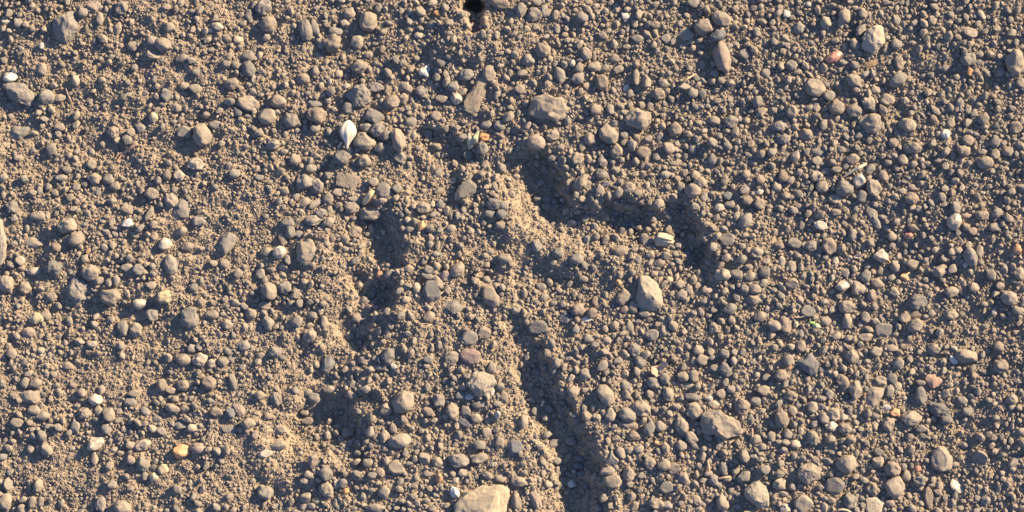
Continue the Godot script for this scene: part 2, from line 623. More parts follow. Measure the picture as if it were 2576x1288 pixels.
func place_stones():
	stone(167, 70, "g", "a", 0.95, "tall grey stone with one face in shade near the upper left corner", [-21, -26, -1, -40, 23, -38, 33, -10, 30, 10, 14, 34, -1, 40, -24, 35, -32, 10, -31, -13])
	stone(51, 235, "g", "r", 0.8, "smooth grey egg-shaped stone near the left edge below a cream pebble", [-45, -18, -23, -28, 12, -25, 29, -5, 39, 18, 27, 32, 2, 27, -25, 10])
	stone(48, 334, "g", "a", 0.7, "flat-topped grey five-sided stone near the left edge, alone on sand", [-26, -1, -14, -19, 27, -15, 21, 9, -1, 22, -23, 13])
	stone(1069, 177, "w", "a", 0.7, "bright white broken chip of rock above the middle of the plot", [-17, 1, 2, -19, 14, -10, 8, 17, -15, 10])
	stone(905, 242, "g", "k", 0.9, "large rough grey stone straight above the striped seed", [-34, -2, -14, -25, 9, -28, 29, -5, 30, 15, 9, 27, -17, 22])
	stone(1019, 218, "t", "a", 0.8, "angular tan stone between the rough grey stone and the white chip", [-18, -1, -15, -16, 5, -18, 21, 6, 12, 17, -11, 13])
	stone(939, 292, "d", "a", 1.0, "dark three-cornered stone at the upper right of the striped seed", [-27, 6, -12, -22, 7, -16, 26, -2, 22, 13, 2, 19])
	stone(1197, 242, "c2", "k", 0.5, "long sloping clod of caked soil with a knob at its upper end", [-31, 35, -33, 15, -13, -12, 2, -35, 7, -53, 27, -45, 26, -15, 17, 12, 7, 38, -13, 42])
	stone(1381, 271, "t", "k", 0.75, "large rounded tan stone right of the two leaflets, wider than tall", [-48, -4, -38, -26, -9, -33, 17, -24, 39, -26, 49, 6, 37, 23, 14, 33, -16, 28, -43, 18])
	stone(1606, 300, "t", "r", 0.9, "large tan stone with a grey underside, second right of the rounded tan stone", [-36, 2, -23, -20, 2, -27, 29, -16, 30, 10, 19, 29, -5, 22, -28, 15])
	stone(1530, 337, "t", "a", 0.8, "angular tan stone below left of the tan stone with grey underside", [-25, 10, -20, -17, -5, -29, 15, -17, 27, 6, 15, 26, -9, 20])
	stone(1727, 87, "y2", "f", 0.35, "flat six-sided yellow-grey slab leaning on brown pebbles near the top", [-22, 2, -12, -15, 4, -17, 22, 1, 11, 17, -6, 15])
	stone(2193, 100, "c3", "a", 0.8, "tall pale pinkish-tan stone with shaded left side near the upper right", [-14, -27, 6, -38, 26, -30, 28, 10, 12, 22, 1, 39, -21, 32, -31, 17, -26, -3])
	stone(2191, 160, "o2", "a", 0.5, "brown wedge-shaped chip just below the tall pale stone at upper right", [-21, 0, 1, -11, 24, -10, 8, 7, -12, 14])
	stone(-3, 607, "t2", "r", 0.8, "big smooth grey stone cut off by the left edge", [-20, -38, -4, -64, 8, -58, 16, -31, 22, 2, 20, 42, 6, 57, -17, 52])
	stone(90, 609, "t", "w", 0.5, "triangular tan stone with a flat base beside the big stone at the left edge", [-35, 5, -0, -23, 13, -21, 30, 12, 10, 17, -10, 16])
	stone(457, 528, "g", "a", 0.7, "grey trapezium-shaped stone behind a small knobbly tan one", [-27, 11, -10, -19, 10, -30, 23, -2, 16, 20, -14, 23])
	stone(571, 610, "g", "a", 0.8, "upright grey oval stone standing clear on sand left of the track", [-24, 9, -16, -17, 6, -28, 26, -17, 19, 9, -3, 32, -16, 23])
	stone(193, 729, "g", "k", 0.7, "large dull grey lumpy stone below the triangular tan stone", [-25, -17, -6, -37, 20, -27, 30, -3, 20, 23, -3, 37, -25, 23, -26, 3])
	stone(477, 797, "g", "k", 0.8, "lumpy grey four-sided stone in the left part, alone between fine grit", [-22, -14, -10, -26, 17, -24, 23, 16, 3, 27, -20, 21])
	stone(878, 455, "b2", "f", 0.4, "flat clod of caked soil with a dent, above the straw stub", [-36, -9, -18, -26, 12, -24, 32, -6, 29, 17, 14, 32, -4, 21, -31, 11])
	stone(770, 634, "t", "a", 0.75, "large tan stone narrowing downwards on the left bank of the track", [-26, -5, -16, -27, 14, -32, 27, -8, 18, 22, -2, 36, -22, 22])
	stone(1171, 479, "d2", "e", 0.5, "smooth dark grey slanting stone half buried in the middle ridge", [-30, 23, -24, -0, -7, -22, 10, -29, 29, -13, 26, 7, 3, 20, -20, 27])
	stone(1234, 746, "b3", "e", 0.85, "smooth egg-shaped grey-brown stone casting a black shadow on its left", [-24, -6, -17, -27, 7, -25, 23, 0, 22, 20, 8, 29, -15, 17])
	stone(1139, 774, "g", "k", 0.6, "grey blunt stone bedded in the soil left of the smooth egg-shaped stone", [-26, 2, -19, -16, 5, -20, 27, -5, 18, 15, -5, 21])
	stone(1181, 848, "g", "f", 0.5, "flat grey cobble directly above the mauve stone", [-24, 2, -17, -13, -1, -20, 23, -8, 21, 8, 9, 18, -11, 18])
	stone(745, 737, "t", "w", 0.5, "small upright tan triangle of stone on the left bank of the track", [-18, 13, -3, -24, 20, 7, 6, 14])
	stone(1633, 741, "t2", "a", 0.8, "largest light grey ridged stone right of the middle, taller than wide", [-33, 8, -25, -48, -5, -50, 23, -27, 35, -5, 35, 32, 15, 44, -17, 40, -30, 25])
	stone(1572, 746, "t", "a", 0.85, "chunky tan stone touching the left side of the large ridged stone", [-23, 2, -8, -20, 12, -22, 25, -2, 9, 17, -8, 23, -19, 15])
	stone(1562, 632, "b", "a", 0.7, "reddish brown block of stone set in the slope below the hollows", [-27, -6, -10, -17, 16, -12, 26, -6, 20, 11, 3, 19, -17, 11])
	stone(2196, 544, "g", "l", 0.9, "long narrow grey stone slanting down in the right part", [-22, -21, -12, -33, 5, -24, 20, 16, 20, 32, 6, 32, -15, 2])
	stone(2285, 694, "o", "a", 0.6, "translucent orange stone in the right part", [-23, 2, -3, -13, 18, -13, 18, 2, -5, 17])
	stone(2308, 760, "d", "k", 0.8, "dark grey knobbly stone below right of the translucent orange stone", [-29, 3, -6, -22, 21, -14, 27, -2, 14, 18, -13, 19])
	stone(2226, 831, "g", "f", 0.5, "flat five-sided grey stone with a light rim in the right part", [-25, -9, -11, -19, 26, -14, 23, 6, 9, 21, -22, 13])
	stone(242, 1115, "c", "a", 0.8, "pale cream blunt stone in the lower left, upper end lit", [-23, 17, -12, -16, 15, -19, 24, -3, 12, 11, -8, 20])
	stone(80, 997, "t", "a", 0.7, "boxy tan stone lying near the left edge", [-25, -10, -14, -16, 21, -16, 22, 12, 10, 18, -22, 12])
	stone(603, 1030, "p", "a", 0.7, "pinkish brown corner-shaped stone leaning on a bluish one", [-22, -16, 0, -18, 17, -1, 15, 15, -2, 22])
	stone(1214, 1266, "c4", "a", 0.7, "biggest pale tan rock with flat faces, cut off by the bottom edge", [-72, 3, -44, -27, 3, -47, 43, -50, 61, -37, 65, -17, 56, 23, 46, 40, -70, 41])
	stone(1211, 964, "t2", "a", 0.75, "large light stone pointing left, above the furrow in the lower middle", [-41, 3, -21, -27, 6, -32, 33, -19, 38, -2, 26, 18, 11, 31, -7, 36, -17, 25])
	stone(1015, 1011, "t", "r", 0.85, "large rounded tan stone in the lower middle, left of the large light one", [-28, 5, -20, -22, -1, -31, 20, -22, 28, -2, 22, 21, 2, 30, -23, 21])
	stone(1182, 895, "v", "a", 0.6, "mauve flat-sided stone below the flat grey cobble", [-27, -2, -15, -20, 8, -20, 26, -8, 22, 17, 2, 21, -22, 13])
	stone(825, 917, "s2", "a", 0.9, "dark slate-grey stone with a black shadow on the left track", [-18, 15, -11, -12, 5, -25, 18, -5, 12, 10, -1, 22])
	stone(1811, 1068, "t", "k", 0.75, "large tan potato-shaped stone with a dent in the lower right", [-53, -13, -38, -31, -13, -36, 17, -26, 44, -8, 60, 17, 44, 24, 14, 35, -13, 29, -43, 14])
	stone(1906, 1245, "t2", "a", 0.8, "big blunt light stone near the bottom edge, right of the furrow", [-36, -9, -21, -26, -1, -34, 20, -24, 29, -3, 25, 27, 12, 39, -8, 26, -30, 7])
	stone(1523, 993, "t", "e", 0.85, "smooth egg-shaped tan stone slanting down beside the right furrow", [-24, -11, -15, -27, 1, -26, 20, -6, 23, 16, 8, 29, -10, 19])
	stone(1538, 1154, "g", "w", 0.8, "grey pointed stone on the right rim of the furrow", [-20, 12, -1, -25, 19, 2, 7, 17])
	stone(2034, 917, "s2", "a", 0.9, "dark blue-grey jagged stone in the lower right", [-33, -10, -5, -26, 13, -25, 25, -3, 20, 25, 5, 32, -12, 14, -27, 2])
	stone(2349, 958, "p2", "a", 0.6, "salmon-pink smooth stone in the lower right", [-23, -3, -15, -18, 5, -20, 25, 4, 13, 17, -4, 21, -14, 9])
	stone(2199, 996, "t", "a", 0.7, "tan stone tapering downwards in the lower right, left of the salmon one", [-22, 3, -12, -24, 26, -20, 22, 3, -1, 30, -21, 20])
	stone(2033, 1189, "t", "r", 0.8, "large round tan stone with a small dark dent, lower right", [-30, 3, -21, -19, 9, -27, 29, -14, 27, 13, -6, 29, -26, 16])
	stone(2407, 1224, "c", "f", 0.5, "bright cream glassy flake of stone in the lower right", [-19, -5, -9, -19, 10, -10, 21, 11, 5, 18, -15, 5])
	stone(2196, 1274, "c3", "f", 0.5, "pale flat-sided slab cut off by the bottom edge", [-22, -25, 9, -24, 28, -10, 14, 25, -17, 28])


func place_pebbles():
	pebble(1815, 145, 79, 41, 78, "p", "l", "large pinkish long pebble up-right of the bent stem and left of the tall pale stone")
	pebble(2369, 1155, 64, 52, 80, "t", "f", "large tan flat pebble a little way up-left of the bright cream flake of stone")
	pebble(457, 1135, 42, 36, -10, "o", "r", "medium orange round pebble down-left of the corner-shaped stone and right of the pale blunt stone")
	pebble(2547, 162, 62, 48, 85, "t", "k", "large tan knobbly pebble right of the tall pale stone and up-right of the grass blade")
	pebble(2095, 144, 45, 25, -30, "r", "e", "small red egg-shaped pebble down-left of the tall pale stone and above the grass blade")
	pebble(2249, 1224, 54, 50, 60, "t", "r", "large tan round pebble just up-right of the pale slab cut by the bottom edge")
	pebble(2189, 310, 54, 48, 0, "t", "k", "large tan knobbly pebble above the grass blade and below the tall pale stone")
	pebble(510, 340, 57, 44, 75, "t", "e", "large tan egg-shaped pebble above the trapezium stone and right of the forked rootlet")
	pebble(917, 356, 56, 43, 12, "t", "r", "large tan round pebble touching and right of the white seed")
	pebble(2047, 222, 54, 43, 20, "t", "r", "large tan round pebble down-left of the tall pale stone and up-left of the grass blade")
	pebble(929, 533, 57, 41, 12, "t", "k", "large tan knobbly pebble touching and below the yellow straw stub")
	pebble(2095, 1222, 53, 44, -15, "d", "f", "large dark grey flat pebble right of the blunt light stone and below the green sprout")
	pebble(1087, 732, 52, 44, 80, "d", "f", "large dark grey flat pebble just up-left of the grey blunt stone bedded in the middle")
	pebble(2125, 1166, 51, 45, -40, "t", "r", "large tan round pebble right of the blunt light stone and below the dark jagged stone")
	pebble(926, 55, 50, 45, 90, "t", "r", "large tan round pebble up-left of the white rock chip and left of the dark hole")
	pebble(279, 745, 51, 42, 15, "t", "k", "large tan knobbly pebble a little way right of the large dull grey lumpy stone")
	pebble(623, 260, 55, 38, 10, "t", "k", "large tan knobbly pebble left of the white seed and up-right of the trapezium stone")
	pebble(1002, 353, 60, 35, 82, "t", "k", "large tan knobbly pebble right of the white seed and up-right of the straw stub")
	pebble(2396, 557, 41, 37, 90, "c", "r", "medium cream round pebble up-right of the translucent orange stone and down-right of the grass blade")
	pebble(1006, 1108, 55, 37, -12, "t", "e", "large tan egg-shaped pebble up-left of the bottom-edge rock and down-left of the mauve stone")
	pebble(416, 746, 39, 31, 0, "y", "k", "medium yellowish knobbly pebble a little way up-left of the lumpy grey four-sided stone")
	pebble(2429, 895, 55, 37, 15, "t", "r", "large tan round pebble up-right of the salmon-pink stone and right of the five-sided stone")
	pebble(1348, 358, 48, 37, 10, "p", "r", "medium pinkish round pebble a little way below the large rounded tan stone above the hollow")
	pebble(834, 108, 47, 43, 90, "b", "k", "large brown knobbly pebble above the white seed and left of the white rock chip")
	pebble(2020, 1266, 47, 43, 0, "t", "f", "large tan flat pebble right of the blunt light stone and below the dark jagged stone")
	pebble(796, 291, 47, 42, -15, "b", "k", "large brown knobbly pebble up-left of the white seed and down-left of the white rock chip")
	pebble(1768, 70, 47, 41, 0, "b", "r", "large brown round pebble touching and right of the flat six-sided yellow-grey slab")
	pebble(1256, 5, 55, 35, 15, "b", "e", "large brown egg-shaped pebble just right of the dark hole at the top edge")
	pebble(25, 194, 38, 25, -8, "w", "e", "small white egg-shaped pebble down-left of the tall grey stone and up-left of the forked rootlet")
	pebble(92, 801, 37, 29, 0, "y", "k", "small yellowish knobbly pebble down-left of the dull lumpy stone and above the boxy tan stone")
	pebble(1353, 823, 52, 36, 5, "d", "f", "medium dark grey flat pebble up-right of the mauve stone and left of the ridged stone")
	pebble(2217, 644, 42, 33, 10, "c", "a", "medium cream angular pebble up-left of the translucent orange stone and below the long narrow stone")
	pebble(674, 293, 45, 41, 0, "t", "r", "medium tan round pebble left of the white seed and up-right of the trapezium stone")
	pebble(173, 568, 45, 41, 10, "t", "k", "medium tan knobbly pebble above the dull lumpy stone and right of the left-edge stone")
	pebble(1744, 1034, 45, 41, 50, "t", "k", "medium tan knobbly pebble just up-left of the large tan potato-shaped stone")
	pebble(432, 667, 51, 36, 75, "g", "e", "medium grey egg-shaped pebble above the four-sided lumpy stone and below the trapezium stone")
	pebble(1611, 1025, 49, 37, 20, "t", "k", "medium tan knobbly pebble down-left of the torn leaf and left of the potato-shaped stone")
	pebble(674, 62, 43, 42, 90, "b", "r", "medium brown round pebble up-left of the white seed and up-right of the forked rootlet")
	pebble(2361, 1029, 50, 36, 25, "d", "k", "medium dark grey knobbly pebble a little way below the salmon-pink stone")
	pebble(769, 75, 57, 32, 78, "g", "l", "medium grey long pebble above the white seed and left of the white rock chip")
	pebble(678, 732, 47, 37, 70, "t", "r", "medium tan round pebble a little way left of the upright tan triangle of stone")
	pebble(1813, 50, 50, 35, 30, "t", "e", "medium tan egg-shaped pebble up-right of the bent stem and left of the tall pale stone")
	pebble(504, 904, 39, 33, -10, "c", "k", "medium cream knobbly pebble below the four-sided lumpy stone and up-left of the corner-shaped stone")
	pebble(230, 684, 45, 37, 0, "t", "k", "medium tan knobbly pebble just up-right of the large dull grey lumpy stone")
	pebble(2103, 269, 42, 40, 0, "t", "r", "medium tan round pebble above the grass blade and down-left of the tall pale stone")
	pebble(1805, 92, 39, 33, -10, "s", "r", "medium blue-grey round pebble a little way right of the flat six-sided yellow-grey slab")
	pebble(2085, 620, 45, 37, 75, "b", "k", "medium brown knobbly pebble down-left of the long narrow stone and above the green sprout")
	pebble(238, 17, 48, 30, 15, "p", "k", "medium pinkish knobbly pebble up-right of the tall grey stone and above the forked rootlet")
	pebble(323, 561, 35, 24, -20, "w", "a", "small white angular pebble left of the trapezium stone and below the forked rootlet")
	pebble(2291, 1052, 48, 35, 10, "t", "k", "medium tan knobbly pebble down-left of the salmon-pink stone and up-left of the cream flake")
	pebble(1154, 1159, 49, 34, 10, "g", "k", "medium grey knobbly pebble up-left of the bottom-edge rock and below the mauve stone")
	pebble(2439, 647, 49, 33, 66, "g", "e", "medium grey egg-shaped pebble right of the translucent orange stone and above the salmon-pink stone")
	pebble(2195, 473, 45, 36, 70, "t", "k", "medium tan knobbly pebble just down-right of the dry grass blade")
	pebble(1817, 691, 39, 31, 0, "c", "k", "medium cream knobbly pebble down-right of the wood chip and right of the ridged stone")
	pebble(2159, 456, 39, 31, 100, "c", "r", "medium cream round pebble touching and down-right of the dry grass blade")
	pebble(996, 1174, 45, 36, 20, "t", "f", "medium tan flat pebble up-left of the bottom-edge rock and down-left of the mauve stone")
	pebble(1866, 1020, 45, 36, 60, "b", "k", "medium brown knobbly pebble just up-right of the large tan potato-shaped stone")
	pebble(1974, 817, 53, 30, 75, "b", "r", "medium brown round pebble a little way left of the green sprout")
	pebble(1296, 1124, 37, 33, 0, "s", "f", "medium blue-grey flat pebble up-right of the bottom-edge rock and down-right of the mauve stone")
	pebble(493, 413, 40, 29, 0, "c", "k", "medium cream knobbly pebble above the trapezium stone and right of the forked rootlet")
	pebble(664, 18, 44, 36, 110, "g", "k", "medium grey knobbly pebble up-left of the white seed and right of the tall grey stone")
	pebble(1578, 1043, 44, 36, 28, "g", "r", "medium grey round pebble down-left of the torn leaf and left of the potato-shaped stone")
	pebble(1231, 183, 45, 35, 95, "t", "e", "medium tan egg-shaped pebble just up-right of the long clod of caked soil")
	pebble(357, 1119, 43, 27, -12, "c", "k", "medium cream knobbly pebble right of the pale blunt stone and left of the corner-shaped stone")
	pebble(137, 674, 41, 39, 0, "d", "k", "medium dark grey knobbly pebble a little way up-left of the large dull grey lumpy stone")
	pebble(2151, 981, 48, 33, 100, "t", "a", "medium tan angular pebble just left of the tapering tan stone in the lower right")
	pebble(17, 714, 42, 37, 90, "t", "k", "medium tan knobbly pebble below the left-edge stone and left of the dull lumpy stone")
	pebble(859, 397, 42, 37, 0, "d", "r", "medium dark grey round pebble just above the flat clod of soil above the straw stub")
	pebble(2255, 203, 47, 33, -38, "g", "e", "medium grey egg-shaped pebble a little way down-right of the brown wedge at upper right")
	pebble(2537, 750, 44, 35, 10, "t", "r", "medium tan round pebble right of the translucent orange stone and up-right of the salmon-pink stone")
	pebble(1965, 1054, 47, 33, 80, "b", "k", "medium brown knobbly pebble down-left of the dark jagged stone and right of the potato-shaped stone")
	pebble(242, 1004, 37, 31, 0, "c", "a", "small cream angular pebble above the pale blunt stone and right of the boxy tan stone")
	pebble(2149, 277, 41, 38, 0, "t", "r", "medium tan round pebble above the grass blade and below the tall pale stone")
	pebble(1144, 1238, 32, 24, 65, "w", "a", "small white angular pebble just left of the big pale rock at the bottom edge")
	pebble(2336, 1253, 62, 25, 82, "b", "l", "medium brown long pebble a little way left of the bright cream flake of stone")
	pebble(1742, 481, 41, 37, 0, "t", "r", "medium tan round pebble up-right of the wood chip and below the bent stem")
	pebble(2122, 476, 41, 37, 0, "g", "k", "medium grey knobbly pebble just down-left of the dry grass blade")
	pebble(312, 1275, 42, 36, 0, "t", "r", "medium tan round pebble down-right of the pale blunt stone and down-left of the corner-shaped stone")
	pebble(1347, 1256, 53, 25, 62, "p", "k", "medium pinkish knobbly pebble right of the bottom-edge rock and down-right of the mauve stone")
	pebble(1541, 1209, 45, 33, 0, "t", "f", "medium tan flat pebble just below the grey pointed stone on the furrow rim")
	pebble(1714, 1071, 47, 31, 80, "t", "k", "medium tan knobbly pebble a little way left of the large tan potato-shaped stone")
	pebble(2467, 1151, 43, 35, 50, "t", "w", "medium tan wedge-shaped pebble up-right of the cream flake and down-right of the salmon-pink stone")
	pebble(732, 303, 39, 37, 90, "g", "k", "medium grey knobbly pebble left of the white seed and up-right of the grey oval stone")
	pebble(627, 175, 43, 34, 65, "d", "r", "medium dark grey round pebble up-left of the white seed and up-right of the forked rootlet")
	pebble(1830, 603, 41, 36, 0, "t", "f", "medium tan flat pebble right of the wood chip and up-left of the green sprout")
	pebble(667, 1239, 41, 36, 30, "g", "k", "medium grey knobbly pebble below the corner-shaped stone and right of the pale blunt stone")
	pebble(194, 601, 42, 35, -40, "t", "e", "medium tan egg-shaped pebble above the dull lumpy stone and right of the left-edge stone")
	pebble(2279, 315, 42, 35, 10, "t", "r", "medium tan round pebble up-right of the grass blade and below the tall pale stone")
	pebble(704, 634, 33, 32, 0, "c", "r", "small cream round pebble just left of the large tan stone narrowing downwards")
	pebble(354, 763, 34, 31, 0, "c", "r", "small cream round pebble left of the four-sided lumpy stone and down-left of the trapezium stone")
	pebble(2245, 1179, 41, 35, 20, "b", "k", "medium brown knobbly pebble left of the cream flake and down-left of the salmon-pink stone")
	pebble(1513, 208, 39, 37, 90, "b", "r", "medium brown round pebble up-right of the big tan stone and left of the bent stem")
	pebble(273, 1044, 39, 36, 30, "t", "a", "medium tan angular pebble up-right of the pale blunt stone and below the dull lumpy stone")
	pebble(117, 244, 38, 37, 0, "g", "r", "medium grey round pebble just right of the smooth grey egg-shaped stone by the left edge")
	pebble(2302, 819, 40, 35, -20, "t", "r", "medium tan round pebble just below the dark knobbly stone in the right part")
	pebble(822, 1231, 41, 34, 70, "t", "k", "medium tan knobbly pebble down-right of the corner-shaped stone and left of the bottom-edge rock")
	pebble(1824, 930, 41, 34, 50, "d", "r", "medium dark grey round pebble above the potato-shaped stone and right of the torn leaf")
	pebble(417, 614, 33, 31, 0, "c", "r", "small cream round pebble down-left of the trapezium stone and left of the grey oval stone")
	pebble(413, 113, 43, 32, 20, "t", "e", "medium tan egg-shaped pebble right of the tall grey stone and above the forked rootlet")
	pebble(2130, 773, 42, 33, 0, "t", "k", "medium tan knobbly pebble up-right of the green sprout and up-left of the five-sided stone")
	pebble(15, 1263, 42, 33, 90, "t", "r", "medium tan round pebble down-left of the pale blunt stone and below the boxy tan stone")
	pebble(791, 1161, 41, 29, 75, "p", "w", "medium pinkish wedge-shaped pebble down-right of the corner-shaped stone and left of the bottom-edge rock")
	pebble(2316, 995, 45, 31, 85, "d", "e", "medium dark grey egg-shaped pebble just down-left of the salmon-pink stone")
	pebble(766, 458, 39, 35, 0, "g", "k", "medium grey knobbly pebble down-left of the white seed and left of the straw stub")
	pebble(412, 1181, 31, 26, 100, "y", "a", "small yellowish angular pebble right of the pale blunt stone and down-left of the corner-shaped stone")
	pebble(360, 1165, 41, 33, 75, "g", "a", "medium grey angular pebble down-right of the pale blunt stone and down-left of the corner-shaped stone")
	pebble(527, 963, 41, 33, 35, "b", "r", "medium brown round pebble up-left of the corner-shaped stone and below the four-sided lumpy stone")
	pebble(2473, 410, 44, 31, 0, "t", "r", "medium tan round pebble right of the grass blade and up-right of the translucent orange stone")
	pebble(1818, 1264, 42, 32, 80, "t", "r", "medium tan round pebble left of the blunt light stone and below the potato-shaped stone")
	pebble(1365, 127, 37, 36, 0, "b", "k", "medium brown knobbly pebble above the big tan stone and down-right of the dark hole")
	pebble(2430, 152, 37, 36, 0, "g", "k", "medium grey knobbly pebble right of the tall pale stone and up-right of the grass blade")
	pebble(966, 477, 37, 36, 0, "g", "f", "medium grey flat pebble touching and up-right of the yellow straw stub")
	pebble(1137, 899, 37, 36, 0, "t", "f", "medium tan flat pebble touching and left of the mauve flat-sided stone")
	pebble(1453, 198, 38, 35, -40, "g", "a", "medium grey angular pebble up-right of the big tan stone and left of the bent stem")
	pebble(797, 467, 39, 34, 80, "g", "r", "medium grey round pebble left of the straw stub and down-left of the white seed")
	pebble(701, 257, 40, 33, 0, "b", "r", "medium brown round pebble up-left of the white seed and up-right of the trapezium stone")
	pebble(1151, 679, 43, 31, -52, "t", "e", "medium tan egg-shaped pebble above the mauve stone and down-right of the straw stub")
	pebble(2090, 1073, 37, 27, 28, "c", "r", "small cream round pebble below the dark jagged stone and up-right of the blunt light stone")
	pebble(904, 167, 42, 32, -15, "t", "k", "medium tan knobbly pebble a little way above the rough grey stone above the striped seed")
	pebble(1896, 754, 39, 33, 0, "b", "a", "medium brown angular pebble left of the green sprout and right of the ridged stone")
	pebble(1873, 555, 43, 31, -60, "g", "r", "medium grey round pebble right of the wood chip and down-left of the grass blade")
	pebble(1343, 37, 37, 35, 0, "g", "k", "medium grey knobbly pebble right of the dark hole and above the big tan stone")
	pebble(2159, 725, 38, 34, 50, "t", "k", "medium tan knobbly pebble up-left of the five-sided stone and left of the translucent orange stone")
	pebble(2515, 921, 39, 33, 0, "b", "k", "medium brown knobbly pebble right of the salmon-pink stone and above the cream flake")
	pebble(2137, 1259, 39, 33, 80, "g", "k", "medium grey knobbly pebble just left of the pale slab cut by the bottom edge")
	pebble(1062, 569, 30, 19, -65, "o", "a", "tiny orange angular pebble down-right of the straw stub and down-left of the two leaflets")
	pebble(2252, 1038, 28, 21, 15, "o", "a", "tiny orange angular pebble down-left of the salmon-pink stone and below the five-sided stone")
	pebble(1698, 326, 37, 35, 90, "b", "r", "medium brown round pebble below the bent stem and above the wood chip")
	pebble(875, 1092, 37, 34, 0, "b", "a", "medium brown angular pebble right of the corner-shaped stone and down-left of the mauve stone")
	pebble(820, 1191, 37, 34, 30, "g", "r", "medium grey round pebble down-right of the corner-shaped stone and left of the bottom-edge rock")
	pebble(1408, 190, 45, 28, 80, "g", "e", "medium grey egg-shaped pebble a little way above the large rounded tan stone above the hollow")
	pebble(2065, 566, 39, 24, 8, "c", "f", "small cream flat pebble left of the long narrow stone and down-left of the grass blade")
	pebble(2025, 340, 41, 31, 10, "b", "a", "medium brown angular pebble up-left of the grass blade and down-left of the tall pale stone")
	pebble(2032, 784, 41, 31, 0, "d", "f", "medium dark grey flat pebble touching and up-left of the green sprout")
	pebble(1455, 779, 35, 31, 0, "p", "r", "small pinkish round pebble left of the ridged stone and up-left of the torn leaf")
	pebble(500, 1127, 39, 28, 0, "p", "r", "small pinkish round pebble down-left of the corner-shaped stone and right of the pale blunt stone")
	pebble(889, 583, 37, 33, 0, "b", "k", "medium brown knobbly pebble down-left of the straw stub and right of the grey oval stone")
	pebble(1999, 612, 39, 31, -10, "g", "a", "medium grey angular pebble left of the long narrow stone and above the green sprout")
	pebble(2234, 1067, 40, 31, 80, "t", "k", "medium tan knobbly pebble down-left of the salmon-pink stone and below the five-sided stone")
	pebble(1578, 1068, 53, 20, 8, "p", "k", "small pinkish knobbly pebble down-left of the torn leaf and left of the potato-shaped stone")
	pebble(986, 257, 39, 32, -15, "b", "e", "medium brown egg-shaped pebble just down-left of the angular tan stone below the white chip")
	pebble(699, 1120, 45, 27, -5, "t", "e", "medium tan egg-shaped pebble down-right of the corner-shaped stone and right of the pale blunt stone")
	pebble(2554, 626, 26, 21, 90, "o", "r", "tiny orange round pebble right of the translucent orange stone and up-right of the salmon-pink stone")
	pebble(2120, 43, 41, 30, 90, "t", "k", "medium tan knobbly pebble a little way up-left of the tall pale stone at upper right")
	pebble(1990, 282, 35, 30, 65, "p", "e", "small pinkish egg-shaped pebble up-left of the grass blade and down-left of the tall pale stone")
	pebble(2374, 339, 25, 24, 0, "w", "r", "tiny white round pebble right of the grass blade and down-right of the tall pale stone")
	pebble(2432, 85, 47, 26, 25, "t", "a", "medium tan angular pebble right of the tall pale stone and up-right of the grass blade")
	pebble(432, 504, 39, 31, 70, "t", "k", "medium tan knobbly pebble touching and up-left of the grey trapezium-shaped stone")
	pebble(1217, 345, 27, 20, 0, "o", "k", "tiny orange knobbly pebble touching and right of the two leaflets")
	pebble(2192, 1229, 36, 33, 40, "b", "k", "medium brown knobbly pebble touching and above the pale slab cut by the bottom edge")
	pebble(2549, 322, 37, 32, 0, "b", "r", "medium brown round pebble right of the grass blade and down-right of the tall pale stone")
	pebble(2292, 373, 41, 29, 10, "t", "k", "medium tan knobbly pebble right of the grass blade and below the tall pale stone")
	pebble(1651, 1267, 41, 29, 10, "t", "k", "medium tan knobbly pebble down-left of the potato-shaped stone and left of the blunt light stone")
	pebble(2119, 959, 41, 29, 45, "b", "r", "medium brown round pebble down-right of the dark jagged stone and down-left of the five-sided stone")
	pebble(977, 895, 38, 31, 100, "d", "k", "medium dark grey knobbly pebble left of the mauve stone and right of the corner-shaped stone")
	pebble(1137, 1033, 39, 31, 80, "t", "k", "medium tan knobbly pebble below the mauve stone and above the bottom-edge rock")
	pebble(2283, 592, 25, 18, 0, "r", "a", "tiny red angular pebble down-right of the long narrow stone and above the translucent orange stone")
	pebble(2119, 719, 35, 25, -5, "c", "r", "small cream round pebble up-right of the green sprout and up-left of the five-sided stone")
	pebble(387, 137, 43, 27, 15, "t", "w", "medium tan wedge-shaped pebble right of the tall grey stone and above the forked rootlet")
	pebble(1241, 513, 39, 30, 0, "d", "r", "medium dark grey round pebble touching and above the shaded middle ridge")
	pebble(951, 325, 37, 32, -40, "g", "k", "medium grey knobbly pebble touching and below the dark three-cornered stone by the striped seed")
	pebble(1149, 250, 33, 26, 65, "c", "a", "small cream angular pebble touching and left of the long clod of caked soil")
	pebble(2144, 899, 37, 31, 60, "t", "r", "medium tan round pebble down-left of the five-sided stone and right of the dark jagged stone")
	pebble(452, 441, 31, 28, 90, "c", "k", "small cream knobbly pebble above the trapezium stone and down-right of the forked rootlet")
	pebble(2145, 203, 39, 29, 20, "t", "k", "small tan knobbly pebble a little way down-left of the brown wedge at upper right")
	pebble(1696, 1178, 37, 31, 0, "t", "a", "small tan angular pebble down-left of the potato-shaped stone and left of the blunt light stone")
	pebble(1300, 1261, 44, 26, 85, "t", "r", "small tan round pebble just right of the big pale rock at the bottom edge")
	pebble(1461, 459, 41, 28, -55, "t", "k", "small tan knobbly pebble down-right of the big tan stone and up-left of the wood chip")
	pebble(2562, 690, 35, 32, 0, "t", "a", "small tan angular pebble right of the translucent orange stone and up-right of the salmon-pink stone")
	pebble(1069, 1155, 39, 29, 60, "t", "w", "small tan wedge-shaped pebble up-left of the bottom-edge rock and down-left of the mauve stone")
	pebble(1581, 1192, 37, 31, 80, "b", "k", "small brown knobbly pebble down-left of the potato-shaped stone and below the torn leaf")
